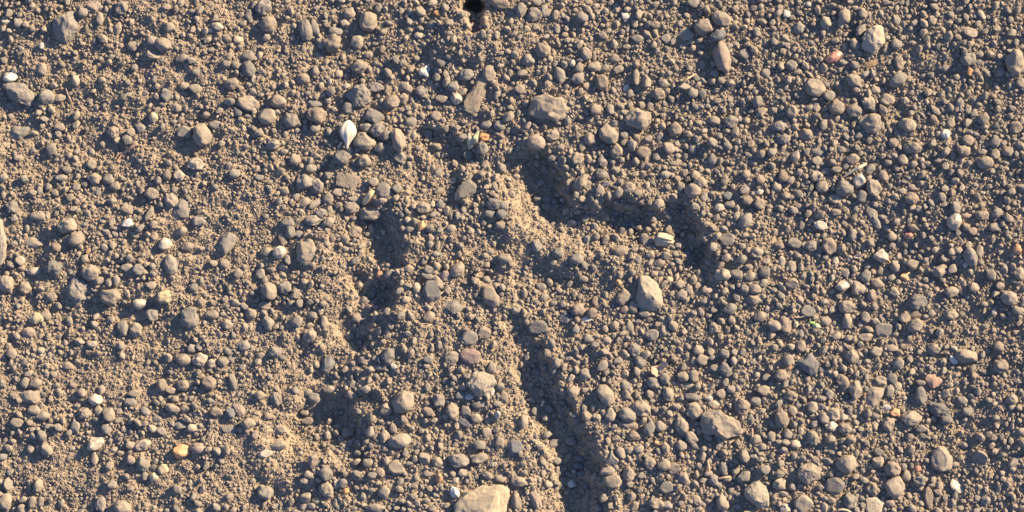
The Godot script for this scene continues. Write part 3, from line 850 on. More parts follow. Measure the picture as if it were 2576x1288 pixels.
	pebble(585, 213, 37, 30, -10, "b", "r", "small brown round pebble up-left of the white seed and up-right of the forked rootlet")
	pebble(2229, 253, 37, 30, 0, "b", "k", "small brown knobbly pebble below the tall pale stone and up-right of the grass blade")
	pebble(884, 521, 37, 30, 5, "t", "r", "small tan round pebble just down-left of the yellow straw stub")
	pebble(1641, 843, 37, 30, 0, "g", "f", "small grey flat pebble above the torn leaf and below the ridged stone")
	pebble(1990, 713, 38, 29, 0, "b", "a", "small brown angular pebble up-left of the green sprout and down-left of the long narrow stone")
	pebble(1838, 307, 34, 33, 0, "g", "k", "small grey knobbly pebble down-right of the bent stem and left of the grass blade")
	pebble(779, 844, 34, 33, 0, "t", "k", "small tan knobbly pebble up-right of the corner-shaped stone and right of the four-sided lumpy stone")
	pebble(787, 263, 47, 23, 5, "d", "a", "small dark grey angular pebble up-left of the white seed and up-right of the trapezium stone")
	pebble(1535, 1045, 41, 27, 88, "t", "r", "small tan round pebble just below the smooth tan egg-shaped stone beside the furrow")
	pebble(1310, 25, 39, 28, 95, "g", "e", "small grey egg-shaped pebble right of the dark hole and above the big tan stone")
	pebble(310, 826, 39, 28, 80, "g", "e", "small grey egg-shaped pebble down-right of the dull lumpy stone and above the pale blunt stone")
	pebble(465, 333, 37, 30, 0, "g", "f", "small grey flat pebble right of the forked rootlet and above the trapezium stone")
	pebble(1551, 381, 37, 30, 90, "t", "r", "small tan round pebble just down-right of the angular tan stone above the right hollows")
	pebble(343, 828, 37, 29, 75, "t", "k", "small tan knobbly pebble left of the four-sided lumpy stone and above the pale blunt stone")
	pebble(1644, 964, 38, 29, 20, "g", "r", "small grey round pebble touching and below the torn leaf scrap")
	pebble(2365, 681, 35, 31, 0, "t", "k", "small tan knobbly pebble right of the translucent orange stone and above the salmon-pink stone")
	pebble(1103, 1006, 35, 31, 90, "g", "k", "small grey knobbly pebble down-left of the mauve stone and up-left of the bottom-edge rock")
	pebble(2076, 58, 35, 31, 90, "t", "a", "small tan angular pebble left of the tall pale stone and above the grass blade")
	pebble(1669, 1169, 35, 31, -10, "t", "r", "small tan round pebble down-left of the potato-shaped stone and below the torn leaf")
	pebble(2043, 1101, 39, 28, 70, "t", "r", "small tan round pebble below the dark jagged stone and up-right of the blunt light stone")
	pebble(897, 105, 34, 32, 60, "t", "r", "small tan round pebble up-left of the white rock chip and above the white seed")
	pebble(1328, 152, 34, 32, 0, "g", "r", "small grey round pebble up-left of the big tan stone and down-right of the dark hole")
	pebble(2290, 500, 34, 31, 0, "b", "r", "small brown round pebble up-right of the long narrow stone and down-right of the grass blade")
	pebble(1675, 1225, 38, 28, 0, "g", "f", "small grey flat pebble down-left of the potato-shaped stone and left of the blunt light stone")
	pebble(1066, 523, 35, 31, -20, "t", "r", "small tan round pebble right of the straw stub and down-left of the two leaflets")
	pebble(1174, 187, 35, 30, 0, "g", "k", "small grey knobbly pebble just above the long clod of caked soil")
	pebble(971, 1031, 35, 30, 100, "t", "w", "small tan wedge-shaped pebble down-left of the mauve stone and up-left of the bottom-edge rock")
	pebble(1655, 237, 37, 28, 0, "b", "k", "small brown knobbly pebble a little way up-right of the tan stone with grey underside")
	pebble(463, 904, 37, 29, 10, "t", "a", "small tan angular pebble below the four-sided lumpy stone and up-left of the corner-shaped stone")
	pebble(1871, 1199, 39, 27, -22, "g", "r", "small grey round pebble just up-left of the big blunt light stone by the bottom edge")
	pebble(1207, 1153, 41, 25, -20, "t", "k", "small tan knobbly pebble a little way above the big pale rock at the bottom edge")
	pebble(674, 813, 37, 28, 70, "g", "r", "small grey round pebble right of the four-sided lumpy stone and above the corner-shaped stone")
	pebble(20, 1221, 37, 28, 95, "g", "w", "small grey wedge-shaped pebble below the boxy tan stone and down-left of the pale blunt stone")
	pebble(383, 791, 33, 31, 90, "g", "k", "small grey knobbly pebble left of the four-sided lumpy stone and below the trapezium stone")
	pebble(388, 295, 28, 22, 65, "y", "e", "tiny yellowish egg-shaped pebble up-right of the forked rootlet and above the trapezium stone")
	pebble(73, 836, 34, 27, 0, "p", "r", "small pinkish round pebble down-left of the dull lumpy stone and above the boxy tan stone")
	pebble(1049, 726, 31, 20, 80, "y", "e", "tiny yellowish egg-shaped pebble up-left of the mauve stone and down-right of the straw stub")
	pebble(944, 220, 40, 26, 0, "g", "k", "small grey knobbly pebble touching and up-right of the rough grey stone above the striped seed")
	pebble(1596, 880, 35, 30, 70, "g", "k", "small grey knobbly pebble a little way up-left of the torn leaf scrap")
	pebble(2467, 543, 38, 27, 10, "b", "r", "small brown round pebble up-right of the translucent orange stone and right of the grass blade")
	pebble(669, 1140, 36, 21, -15, "c", "f", "small cream flat pebble down-right of the corner-shaped stone and right of the pale blunt stone")
	pebble(547, 1037, 35, 29, 10, "b", "a", "small brown angular pebble a little way left of the pinkish corner-shaped stone")
	pebble(2067, 471, 33, 31, 0, "t", "r", "small tan round pebble down-left of the grass blade and up-left of the long narrow stone")
	pebble(1959, 1217, 33, 31, 0, "t", "k", "small tan knobbly pebble just up-right of the big blunt light stone by the bottom edge")
	pebble(787, 556, 38, 27, 0, "g", "k", "small grey knobbly pebble a little way above the large tan stone narrowing downwards")
	pebble(320, 528, 37, 27, 22, "b", "k", "small brown knobbly pebble left of the trapezium stone and below the forked rootlet")
	pebble(694, 1003, 37, 27, 60, "g", "k", "small grey knobbly pebble right of the corner-shaped stone and down-right of the four-sided lumpy stone")
	pebble(1390, 340, 34, 30, 0, "t", "k", "small tan knobbly pebble just below the large rounded tan stone above the hollow")
	pebble(1217, 836, 34, 30, 0, "t", "f", "small tan flat pebble touching and right of the flat grey cobble above the mauve stone")
	pebble(1921, 685, 34, 30, 0, "g", "a", "small grey angular pebble up-left of the green sprout and right of the wood chip")
	pebble(762, 198, 35, 29, 0, "b", "r", "small brown round pebble up-left of the white seed and left of the white rock chip")
	pebble(307, 20, 32, 32, 0, "g", "k", "small grey knobbly pebble right of the tall grey stone and above the forked rootlet")
	pebble(62, 726, 32, 31, 0, "t", "k", "small tan knobbly pebble left of the dull lumpy stone and down-right of the left-edge stone")
	pebble(717, 724, 33, 31, 0, "g", "k", "small grey knobbly pebble touching and up-left of the upright tan triangle of stone")
	pebble(1442, 985, 33, 31, 0, "t", "r", "small tan round pebble left of the torn leaf and right of the mauve stone")
	pebble(2123, 1078, 33, 31, 0, "b", "k", "small brown knobbly pebble down-right of the dark jagged stone and down-left of the salmon-pink stone")
	pebble(2540, 1004, 33, 31, 0, "t", "a", "small tan angular pebble right of the salmon-pink stone and up-right of the cream flake")
	pebble(15, 52, 32, 23, 0, "c", "a", "small cream angular pebble left of the tall grey stone and above the egg-shaped grey stone")
	pebble(1964, 944, 34, 29, 10, "b", "r", "small brown round pebble left of the dark jagged stone and up-right of the potato-shaped stone")
	pebble(2314, 1208, 34, 29, 0, "g", "k", "small grey knobbly pebble left of the cream flake and below the salmon-pink stone")
	pebble(627, 1065, 35, 29, 0, "t", "a", "small tan angular pebble just down-right of the pinkish corner-shaped stone")
	pebble(1959, 318, 35, 28, 0, "g", "r", "small grey round pebble up-left of the grass blade and down-right of the bent stem")
	pebble(1591, 1096, 38, 26, 0, "b", "k", "small brown knobbly pebble below the torn leaf and left of the potato-shaped stone")
	pebble(1305, 1212, 38, 26, 8, "t", "r", "small tan round pebble up-right of the bottom-edge rock and below the mauve stone")
	pebble(2215, 959, 38, 26, 10, "t", "k", "small tan knobbly pebble touching and up-right of the tapering tan stone in the lower right")
	pebble(87, 683, 35, 21, -5, "c", "e", "small cream egg-shaped pebble a little way below the triangular tan stone by the left edge")
	pebble(1718, 1202, 31, 27, 60, "p", "a", "small pinkish angular pebble down-left of the potato-shaped stone and left of the blunt light stone")
	pebble(1451, 400, 32, 31, 0, "t", "k", "small tan knobbly pebble down-right of the big tan stone and right of the two leaflets")
	pebble(1470, 942, 33, 30, 40, "g", "r", "small grey round pebble left of the torn leaf and down-left of the ridged stone")
	pebble(389, 1200, 25, 23, 90, "y", "r", "tiny yellowish round pebble down-right of the pale blunt stone and down-left of the corner-shaped stone")
	pebble(2052, 444, 34, 29, 0, "t", "k", "small tan knobbly pebble left of the grass blade and up-left of the long narrow stone")
	pebble(2095, 1041, 34, 29, 60, "t", "k", "small tan knobbly pebble down-right of the dark jagged stone and down-left of the five-sided stone")
	pebble(2182, 260, 32, 31, 0, "t", "k", "small tan knobbly pebble below the tall pale stone and above the grass blade")
	pebble(2142, 400, 37, 26, -5, "t", "e", "small tan egg-shaped pebble touching and above the dry grass blade")
	pebble(255, 1267, 37, 26, 90, "g", "k", "small grey knobbly pebble below the pale blunt stone and down-left of the corner-shaped stone")
	pebble(1421, 799, 29, 26, 90, "s", "f", "small blue-grey flat pebble left of the ridged stone and right of the mauve stone")
	pebble(578, 1079, 44, 22, 5, "g", "f", "small grey flat pebble just down-left of the pinkish corner-shaped stone")
	pebble(417, 240, 34, 28, 80, "d", "a", "small dark grey angular pebble up-right of the forked rootlet and above the trapezium stone")
	pebble(1821, 1178, 38, 25, 80, "g", "r", "small grey round pebble up-left of the blunt light stone and below the potato-shaped stone")
	pebble(1761, 459, 32, 30, 0, "t", "r", "small tan round pebble up-right of the wood chip and below the bent stem")
	pebble(613, 870, 33, 29, 0, "g", "r", "small grey round pebble down-right of the four-sided lumpy stone and above the corner-shaped stone")
	pebble(1634, 1164, 33, 29, 60, "t", "r", "small tan round pebble down-left of the potato-shaped stone and left of the blunt light stone")
	pebble(285, 333, 29, 28, 0, "p", "k", "small pinkish knobbly pebble just up-left of the forked rootlet")
	pebble(1974, 1279, 29, 25, 30, "c", "k", "small cream knobbly pebble down-right of the blunt light stone and below the dark jagged stone")
	pebble(1625, 207, 39, 25, 84, "t", "a", "small tan angular pebble left of the bent stem and right of the big tan stone")
	pebble(1214, 373, 34, 28, 75, "g", "r", "small grey round pebble touching and down-right of the two leaflets")
	pebble(691, 886, 34, 28, 0, "g", "r", "small grey round pebble up-right of the corner-shaped stone and down-right of the four-sided lumpy stone")
	pebble(1007, 397, 32, 30, 90, "g", "k", "small grey knobbly pebble up-right of the straw stub and down-right of the white seed")
	pebble(2419, 380, 35, 27, 10, "t", "r", "small tan round pebble right of the grass blade and up-right of the translucent orange stone")
	pebble(500, 558, 35, 27, 0, "g", "k", "small grey knobbly pebble just down-right of the grey trapezium-shaped stone")
	pebble(2429, 355, 31, 27, 0, "p", "r", "small pinkish round pebble right of the grass blade and down-right of the tall pale stone")
	pebble(2010, 72, 32, 29, 90, "g", "k", "small grey knobbly pebble left of the tall pale stone and up-right of the bent stem")
	pebble(32, 521, 32, 29, 90, "g", "k", "small grey knobbly pebble above the left-edge stone and up-left of the dull lumpy stone")
	pebble(1513, 440, 32, 29, 0, "g", "r", "small grey round pebble down-right of the big tan stone and up-left of the wood chip")
	pebble(2274, 798, 32, 29, 20, "t", "a", "small tan angular pebble just down-left of the dark knobbly stone in the right part")
	pebble(460, 969, 32, 29, 0, "t", "r", "small tan round pebble up-left of the corner-shaped stone and below the four-sided lumpy stone")
	pebble(2099, 501, 38, 25, 0, "t", "k", "small tan knobbly pebble down-left of the grass blade and up-left of the long narrow stone")
	pebble(1681, 992, 36, 26, 80, "t", "r", "small tan round pebble a little way below the torn leaf scrap")
	pebble(921, 320, 35, 27, 0, "g", "a", "small grey angular pebble touching and down-left of the dark three-cornered stone by the striped seed")
	pebble(1903, 637, 35, 27, 0, "t", "k", "small tan knobbly pebble up-left of the green sprout and right of the wood chip")
	pebble(1795, 1208, 35, 27, 50, "g", "r", "small grey round pebble left of the blunt light stone and below the potato-shaped stone")
	pebble(2397, 905, 27, 17, 40, "w", "a", "tiny white angular pebble a little way up-right of the salmon-pink stone")
	pebble(946, 1277, 45, 21, 0, "t", "k", "small tan knobbly pebble left of the bottom-edge rock and down-right of the corner-shaped stone")
	pebble(1170, 1064, 37, 19, 28, "s", "f", "small blue-grey flat pebble below the mauve stone and above the bottom-edge rock")
	pebble(1516, 406, 37, 25, 85, "g", "a", "small grey angular pebble a little way below the angular tan stone above the right hollows")
	pebble(2257, 159, 37, 25, 85, "t", "r", "small tan round pebble a little way right of the brown wedge at upper right")
	pebble(2378, 1055, 31, 29, 0, "d", "k", "small dark grey knobbly pebble below the salmon-pink stone and above the cream flake")
	pebble(1990, 997, 35, 26, 10, "b", "k", "small brown knobbly pebble down-left of the dark jagged stone and right of the potato-shaped stone")
	pebble(1970, 350, 32, 29, 0, "g", "r", "small grey round pebble up-left of the grass blade and down-left of the tall pale stone")
	pebble(1581, 473, 33, 28, 0, "t", "k", "small tan knobbly pebble up-left of the wood chip and down-right of the big tan stone")
	pebble(2039, 618, 33, 28, 0, "g", "a", "small grey angular pebble down-left of the long narrow stone and above the green sprout")
	pebble(2392, 791, 33, 28, 0, "t", "k", "small tan knobbly pebble down-right of the translucent orange stone and right of the five-sided stone")
	pebble(704, 1082, 33, 28, 0, "t", "k", "small tan knobbly pebble down-right of the corner-shaped stone and below the grey oval stone")
	pebble(2207, 1161, 33, 28, 0, "t", "r", "small tan round pebble left of the cream flake and down-left of the salmon-pink stone")
	pebble(2349, 878, 33, 28, 0, "t", "k", "small tan knobbly pebble above the salmon-pink stone and right of the five-sided stone")
	pebble(2179, 848, 38, 24, 0, "t", "a", "small tan angular pebble just left of the flat five-sided grey stone")
	pebble(96, 1220, 36, 25, 100, "t", "a", "small tan angular pebble down-left of the pale blunt stone and below the boxy tan stone")
	pebble(631, 789, 33, 27, 90, "t", "r", "small tan round pebble right of the four-sided lumpy stone and below the grey oval stone")
	pebble(1743, 999, 43, 21, 8, "d", "a", "small dark grey angular pebble a little way up-left of the large tan potato-shaped stone")
	pebble(917, 405, 32, 29, 0, "t", "r", "small tan round pebble just up-right of the flat clod of soil above the straw stub")
	pebble(687, 363, 34, 27, 0, "t", "k", "small tan knobbly pebble left of the white seed and up-right of the grey oval stone")
	pebble(1989, 167, 32, 28, 0, "g", "r", "small grey round pebble left of the tall pale stone and right of the bent stem")
	pebble(237, 449, 34, 27, 0, "t", "k", "small tan knobbly pebble down-left of the forked rootlet and left of the trapezium stone")
	pebble(1439, 1222, 23, 20, 20, "w", "r", "tiny white round pebble right of the bottom-edge rock and down-left of the torn leaf")
	pebble(967, 1098, 35, 26, 100, "t", "r", "small tan round pebble down-left of the mauve stone and up-left of the bottom-edge rock")
	pebble(1061, 230, 30, 30, 0, "g", "k", "small grey knobbly pebble just right of the angular tan stone below the white chip")
	pebble(1798, 826, 31, 29, 0, "t", "k", "small tan knobbly pebble up-right of the torn leaf and down-right of the ridged stone")
	pebble(213, 1039, 31, 29, 0, "t", "k", "small tan knobbly pebble above the pale blunt stone and right of the boxy tan stone")
	pebble(580, 1039, 28, 25, 70, "s", "a", "small blue-grey angular pebble touching and left of the pinkish corner-shaped stone")


# smaller stones of the gravel that stand out: place, length, width, bearing, tone, form
const SMALL_STONES := [
	[877, 270, 32, 28, 90, "g", "r"],
	[972, 342, 32, 28, 0, "d", "a"],
	[407, 970, 32, 28, 80, "b", "k"],
	[2052, 382, 37, 24, 0, "g", "r"],
	[97, 543, 38, 23, 0, "t", "k"],
	[1496, 275, 32, 28, 0, "b", "r"],
	[1633, 1076, 34, 26, 110, "g", "k"],
	[841, 77, 40, 22, 10, "g", "e"],
	[1977, 35, 22, 20, 0, "w", "r"],
	[1711, 1119, 31, 28, 30, "t", "r"],
	[492, 224, 35, 25, 10, "t", "e"],
	[2231, 1024, 27, 16, 8, "w", "f"],
	[2309, 1180, 19, 17, 0, "r", "a"],
	[1571, 40, 23, 19, 40, "w", "r"],
	[1918, 982, 33, 27, 0, "t", "r"],
	[1122, 693, 31, 25, 90, "p", "r"],
	[2249, 112, 31, 28, 0, "g", "r"],
	[1101, 708, 38, 23, 60, "t", "l"],
	[625, 142, 32, 27, 0, "g", "k"],
	[2269, 403, 31, 28, 90, "t", "a"],
	[1984, 904, 31, 28, 60, "t", "r"],
	[2042, 1022, 31, 28, 80, "t", "r"],
	[764, 509, 31, 27, 0, "t", "k"],
	[2014, 869, 31, 27, 80, "b", "r"],
	[1999, 1115, 31, 21, 10, "c", "r"],
	[1616, 383, 32, 27, 0, "b", "k"],
	[1835, 776, 32, 27, 0, "g", "k"],
	[107, 172, 34, 25, 75, "t", "e"],
	[741, 400, 30, 28, 0, "t", "r"],
	[731, 584, 33, 26, 85, "g", "k"],
	[1947, 818, 33, 26, 40, "t", "k"],
	[2132, 806, 37, 23, 90, "t", "k"],
	[1795, 1018, 29, 21, 10, "c", "f"],
	[1031, 307, 32, 27, -10, "g", "r"],
	[50, 656, 25, 25, 0, "c", "r"],
	[711, 603, 33, 22, 80, "p", "w"],
	[2220, 441, 33, 22, 50, "p", "e"],
	[791, 68, 41, 21, 70, "g", "l"],
	[1746, 944, 34, 25, 80, "t", "r"],
	[2243, 953, 31, 27, 60, "d", "a"],
	[1611, 911, 31, 27, 60, "g", "k"],
	[1756, 880, 31, 27, 0, "t", "r"],
	[2447, 722, 29, 25, 0, "p", "r"],
	[1475, 803, 26, 16, -5, "w", "f"],
	[1738, 1099, 32, 26, 40, "t", "k"],
	[1197, 1052, 30, 24, 20, "p", "a"],
	[1741, 233, 29, 28, 0, "g", "r"],
	[130, 377, 31, 27, 90, "g", "a"],
	[1741, 8, 31, 27, 0, "g", "r"],
	[1871, 137, 31, 27, 0, "g", "r"],
	[1483, 350, 31, 27, 90, "t", "k"],
	[2082, 242, 31, 27, 0, "g", "r"],
	[127, 746, 31, 27, 0, "t", "r"],
	[383, 487, 31, 27, 0, "t", "k"],
	[1967, 443, 31, 27, 70, "b", "r"],
	[2206, 712, 35, 23, 20, "b", "a"],
	[1463, 43, 34, 24, 22, "g", "e"],
	[1450, 651, 31, 26, 0, "g", "k"],
	[548, 68, 30, 20, 15, "c", "a"],
	[1270, 649, 35, 23, 10, "t", "k"],
	[2547, 1164, 35, 23, -40, "t", "e"],
	[1592, 771, 33, 25, 75, "t", "r"],
	[2510, 870, 33, 25, 20, "b", "r"],
	[1967, 656, 31, 19, 80, "c", "e"],
	[1733, 969, 31, 19, 10, "c", "f"],
	[2495, 357, 30, 27, 90, "g", "r"],
	[2435, 182, 23, 16, 90, "o", "e"],
	[1898, 728, 31, 26, 20, "t", "a"],
	[1670, 831, 31, 26, 80, "t", "k"],
	[1911, 796, 31, 26, 0, "t", "k"],
	[2177, 796, 31, 26, 75, "g", "r"],
	[268, 1077, 31, 26, 50, "g", "r"],
	[788, 1002, 31, 26, 20, "g", "k"],
	[2070, 1049, 31, 26, 60, "t", "r"],
	[120, 1130, 31, 25, 60, "t", "k"],
	[1495, 169, 34, 23, 5, "t", "k"],
	[533, 791, 34, 23, 0, "b", "k"],
	[1561, 1136, 36, 22, 55, "t", "e"],
	[600, 282, 32, 25, 50, "d", "w"],
	[1157, 994, 31, 19, -8, "s", "r"],
	[1455, 1175, 31, 19, 10, "s", "r"],
	[12, 446, 27, 21, 0, "c", "a"],
	[483, 1075, 27, 21, 0, "c", "r"],
	[586, 960, 41, 19, 80, "g", "k"],
	[2245, 877, 35, 19, 10, "p", "a"],
	[715, 479, 33, 24, 20, "t", "a"],
	[333, 117, 29, 27, 0, "t", "r"],
	[1079, 796, 29, 27, 0, "b", "k"],
	[1490, 786, 29, 27, 90, "b", "r"],
	[1810, 524, 28, 21, 0, "c", "a"],
	[542, 315, 33, 23, 0, "g", "r"],
	[1571, 969, 31, 25, 30, "g", "r"],
	[238, 1156, 37, 21, 85, "t", "w"],
	[1992, 668, 34, 23, 70, "t", "e"],
	[455, 1071, 34, 23, 5, "g", "a"],
	[2195, 744, 29, 23, 80, "p", "k"],
	[1776, 728, 31, 21, 0, "p", "r"],
	[1207, 1121, 32, 24, 20, "g", "a"],
	[956, 370, 29, 27, 0, "g", "k"],
	[571, 816, 29, 27, 0, "t", "a"],
	[967, 1235, 29, 27, 90, "t", "k"],
	[1671, 952, 29, 26, 60, "g", "a"],
	[1765, 905, 29, 26, 0, "t", "k"],
	[1368, 30, 31, 25, 90, "g", "k"],
	[1621, 599, 31, 25, 80, "g", "r"],
	[2179, 693, 31, 25, 90, "g", "k"],
	[879, 32, 28, 27, 0, "t", "k"],
	[1905, 257, 28, 27, 90, "g", "k"],
	[2555, 779, 31, 24, 10, "t", "r"],
	[2495, 572, 31, 24, -15, "t", "r"],
	[328, 1011, 31, 24, 0, "g", "k"],
	[385, 103, 30, 25, 0, "g", "r"],
	[2302, 791, 34, 22, 0, "b", "f"],
	[1257, 315, 28, 27, 0, "g", "k"],
	[252, 45, 37, 20, 80, "t", "l"],
	[1528, 1183, 36, 21, -10, "t", "k"],
	[2052, 405, 29, 25, 0, "t", "r"],
	[1720, 218, 32, 17, -5, "c", "e"],
	[320, 674, 33, 23, 0, "t", "e"],
	[110, 1045, 33, 23, 5, "t", "k"],
	[826, 499, 30, 25, 90, "t", "k"],
	[1171, 1034, 30, 25, 60, "g", "k"],
	[1224, 1089, 30, 25, 40, "t", "k"],
	[1237, 924, 30, 25, 80, "t", "r"],
	[769, 1062, 35, 21, -8, "b", "e"],
	[1221, 412, 28, 23, 90, "p", "r"],
	[598, 100, 27, 20, 0, "c", "r"],
	[590, 436, 31, 24, 0, "g", "r"],
	[791, 513, 44, 17, -35, "t", "l"],
	[1177, 390, 27, 27, 0, "d", "r"],
	[832, 230, 27, 27, 0, "g", "a"],
	[894, 800, 28, 26, 0, "t", "r"],
	[1658, 514, 28, 26, 0, "t", "a"],
	[1099, 1162, 28, 26, 20, "t", "a"],
	[1813, 991, 28, 26, 0, "t", "r"],
	[654, 686, 29, 25, 90, "g", "r"],
	[747, 808, 29, 25, 90, "g", "k"],
	[724, 561, 34, 21, 0, "g", "k"],
	[1748, 440, 29, 25, 0, "t", "r"],
	[1876, 504, 29, 25, 0, "b", "r"],
	[2075, 808, 29, 25, 0, "t", "r"],
	[560, 909, 29, 25, 0, "t", "r"],
	[107, 1095, 29, 25, 90, "g", "k"],
	[796, 1258, 22, 19, 0, "y", "f"],
	[460, 148, 33, 22, 0, "g", "k"],
	[1109, 248, 33, 22, 0, "t", "e"],
	[1600, 193, 43, 17, 88, "t", "l"],
	[192, 203, 27, 20, 90, "c", "k"],
	[1207, 1018, 36, 20, 5, "t", "f"],
	[1350, 619, 31, 23, 70, "g", "k"],
	[350, 678, 27, 26, 0, "g", "k"],
	[1259, 539, 27, 26, 0, "d", "r"],
	[1230, 538, 31, 23, 5, "d", "r"],
	[1074, 1034, 31, 23, 15, "b", "r"],
	[1673, 1126, 28, 22, 70, "p", "a"],
	[430, 72, 28, 25, 0, "t", "a"],
	[1141, 217, 28, 25, 0, "g", "k"],
	[806, 536, 29, 25, 0, "g", "r"],
	[1718, 947, 29, 25, 40, "t", "k"],
	[1901, 1106, 29, 25, 0, "t", "a"],
	[1979, 1089, 29, 25, 60, "g", "r"],
	[2260, 914, 29, 25, 90, "g", "k"],
	[533, 913, 25, 21, 80, "c", "r"],
	[969, 282, 25, 13, 8, "o", "e"],
	[1828, 493, 25, 22, 0, "s", "r"],
	[1257, 1112, 30, 23, 75, "b", "k"],
	[1791, 400, 28, 25, 90, "g", "r"],
	[989, 1076, 29, 21, 80, "p", "r"],
	[2461, 629, 33, 21, 88, "t", "e"],
	[815, 809, 37, 19, 80, "t", "l"],
	[781, 423, 32, 22, 0, "g", "r"],
	[383, 1077, 27, 19, 30, "c", "e"],
	[2165, 34, 31, 23, 55, "t", "e"],
	[2505, 537, 31, 23, -20, "g", "a"],
	[88, 1031, 31, 23, 0, "t", "k"],
	[43, 1062, 31, 23, 0, "t", "k"],
	[1940, 1096, 31, 23, 60, "t", "r"],
	[830, 529, 23, 18, 100, "y", "f"],
	[377, 540, 40, 17, -62, "t", "l"],
	[273, 451, 27, 25, 0, "g", "k"],
	[32, 892, 28, 25, 60, "t", "a"],
	[1901, 1009, 28, 25, 0, "g", "k"],
	[1480, 851, 31, 22, 0, "g", "r"],
	[2239, 1265, 28, 21, 20, "p", "a"],
	[627, 35, 32, 22, 90, "g", "r"],
	[2294, 663, 29, 23, 0, "t", "k"],
	[1992, 1034, 29, 23, 60, "t", "a"],
	[2202, 884, 29, 23, 0, "t", "k"],
	[1583, 819, 32, 21, 80, "t", "r"],
	[297, 72, 34, 20, 100, "t", "a"],
	[1096, 292, 25, 23, 0, "p", "k"],
	[1601, 98, 31, 22, 10, "g", "r"],
	[472, 621, 31, 22, 0, "b", "k"],
	[190, 1072, 31, 22, 80, "g", "k"],
	[1673, 98, 27, 25, 0, "g", "r"],
	[2527, 383, 27, 25, 0, "t", "r"],
	[2242, 360, 27, 25, 0, "t", "r"],
	[115, 794, 27, 25, 0, "t", "k"],
	[563, 663, 27, 25, 0, "b", "r"],
	[1952, 468, 27, 25, 0, "t", "r"],
	[2242, 593, 27, 25, 0, "t", "r"],
	[1257, 1204, 31, 21, 0, "t", "r"],
	[210, 32, 27, 25, 0, "g", "r"],
	[353, 323, 27, 25, 90, "g", "a"],
	[320, 353, 27, 25, 90, "g", "a"],
	[1014, 247, 27, 25, 90, "t", "a"],
	[2497, 387, 27, 25, 90, "t", "r"],
	[93, 963, 29, 23, 0, "b", "k"],
	[2430, 1035, 29, 23, 0, "g", "r"],
	[1475, 1046, 25, 23, 60, "p", "k"],
	[1306, 225, 27, 25, 0, "t", "r"],
	[170, 922, 31, 21, 15, "t", "a"],
	[669, 633, 28, 23, 0, "t", "k"],
	[83, 1261, 33, 20, 95, "t", "e"],
	[482, 876, 28, 23, 0, "g", "r"],
	[2279, 1195, 29, 23, 80, "t", "r"],
	[2237, 984, 31, 21, 110, "g", "a"],
	[65, 961, 29, 22, 100, "t", "e"],
	[1585, 237, 26, 25, 0, "g", "a"],
	[1405, 635, 26, 25, 0, "g", "k"],
	[1908, 513, 26, 25, 0, "t", "k"],
	[1910, 451, 26, 25, 0, "b", "r"],
	[1715, 741, 25, 26, 90, "t", "k"],
	[1921, 1180, 26, 25, 0, "g", "r"],
	[330, 1155, 25, 22, 60, "p", "r"],
	[2052, 267, 30, 21, 90, "t", "r"],
	[55, 1278, 27, 24, 60, "t", "r"],
	[1181, 999, 21, 15, 0, "w", "f"],
	[382, 718, 26, 21, 0, "p", "r"],
	[882, 991, 28, 23, 20, "t", "r"],
	[247, 1034, 31, 21, 80, "t", "a"],
	[957, 1188, 27, 21, 60, "p", "a"],
	[150, 247, 32, 20, -20, "t", "a"],
	[2102, 653, 26, 18, 80, "c", "r"],
	[792, 323, 29, 22, 0, "g", "r"],
	[1257, 566, 29, 22, 0, "b", "r"],
	[664, 768, 29, 21, 0, "t", "k"],
	[1508, 479, 29, 21, 80, "t", "k"],
	[1923, 185, 25, 25, 0, "g", "r"],
	[1791, 621, 25, 25, 0, "g", "r"],
	[142, 623, 26, 24, 0, "b", "r"],
	[827, 558, 26, 24, 0, "t", "k"],
	[939, 458, 26, 24, 0, "t", "r"],
	[1351, 500, 26, 24, 0, "d", "r"],
	[1106, 158, 27, 23, 10, "d", "r"],
	[1456, 171, 27, 23, 90, "t", "r"],
	[2559, 207, 27, 23, 90, "t", "r"],
	[2387, 308, 27, 23, 90, "t", "r"],
	[1077, 333, 29, 22, 90, "d", "r"],
	[2462, 39, 31, 15, 50, "c", "l"],
	[282, 1219, 27, 23, -30, "t", "r"],
	[864, 1214, 27, 23, 100, "g", "r"],
	[1052, 88, 25, 18, 15, "c", "r"],
	[1267, 998, 32, 19, 75, "b", "k"],
	[1360, 721, 28, 22, 20, "g", "r"],
	[1550, 533, 28, 22, 0, "d", "f"],
	[2122, 1050, 23, 20, 0, "c", "a"],
	[1074, 694, 33, 18, 18, "g", "e"],
	[422, 439, 26, 23, 90, "b", "r"],
	[1885, 695, 26, 23, 0, "t", "k"],
	[1693, 818, 26, 23, 80, "t", "k"],
	[447, 1229, 26, 23, 60, "g", "r"],
	[2565, 1084, 25, 21, 0, "p", "r"],
	[2252, 669, 27, 23, 90, "t", "k"],
	[1575, 220, 20, 15, 110, "w", "a"],
	[1741, 373, 28, 21, 75, "g", "r"],
	[990, 920, 19, 15, 40, "w", "r"],
	[2259, 973, 23, 19, 90, "c", "f"],
	[1107, 513, 25, 23, 90, "g", "r"],
	[458, 581, 26, 23, 0, "t", "k"],
	[654, 994, 26, 23, 0, "t", "a"],
	[1545, 147, 22, 27, 90, "t", "r"],
	[2199, 227, 29, 20, 5, "t", "e"],
	[1835, 514, 29, 20, 0, "t", "k"],
	[1683, 703, 21, 17, 0, "y", "r"],
	[2272, 481, 26, 17, 0, "c", "f"],
	[233, 865, 26, 17, 0, "c", "r"],
	[847, 1217, 24, 18, 100, "c", "a"],
	[1668, 210, 27, 21, 20, "g", "a"],
	[207, 986, 25, 20, 45, "p", "r"],
	[1785, 1002, 18, 16, 0, "w", "a"],
	[1875, 438, 25, 23, 0, "t", "r"],
	[290, 468, 25, 23, 0, "t", "k"],
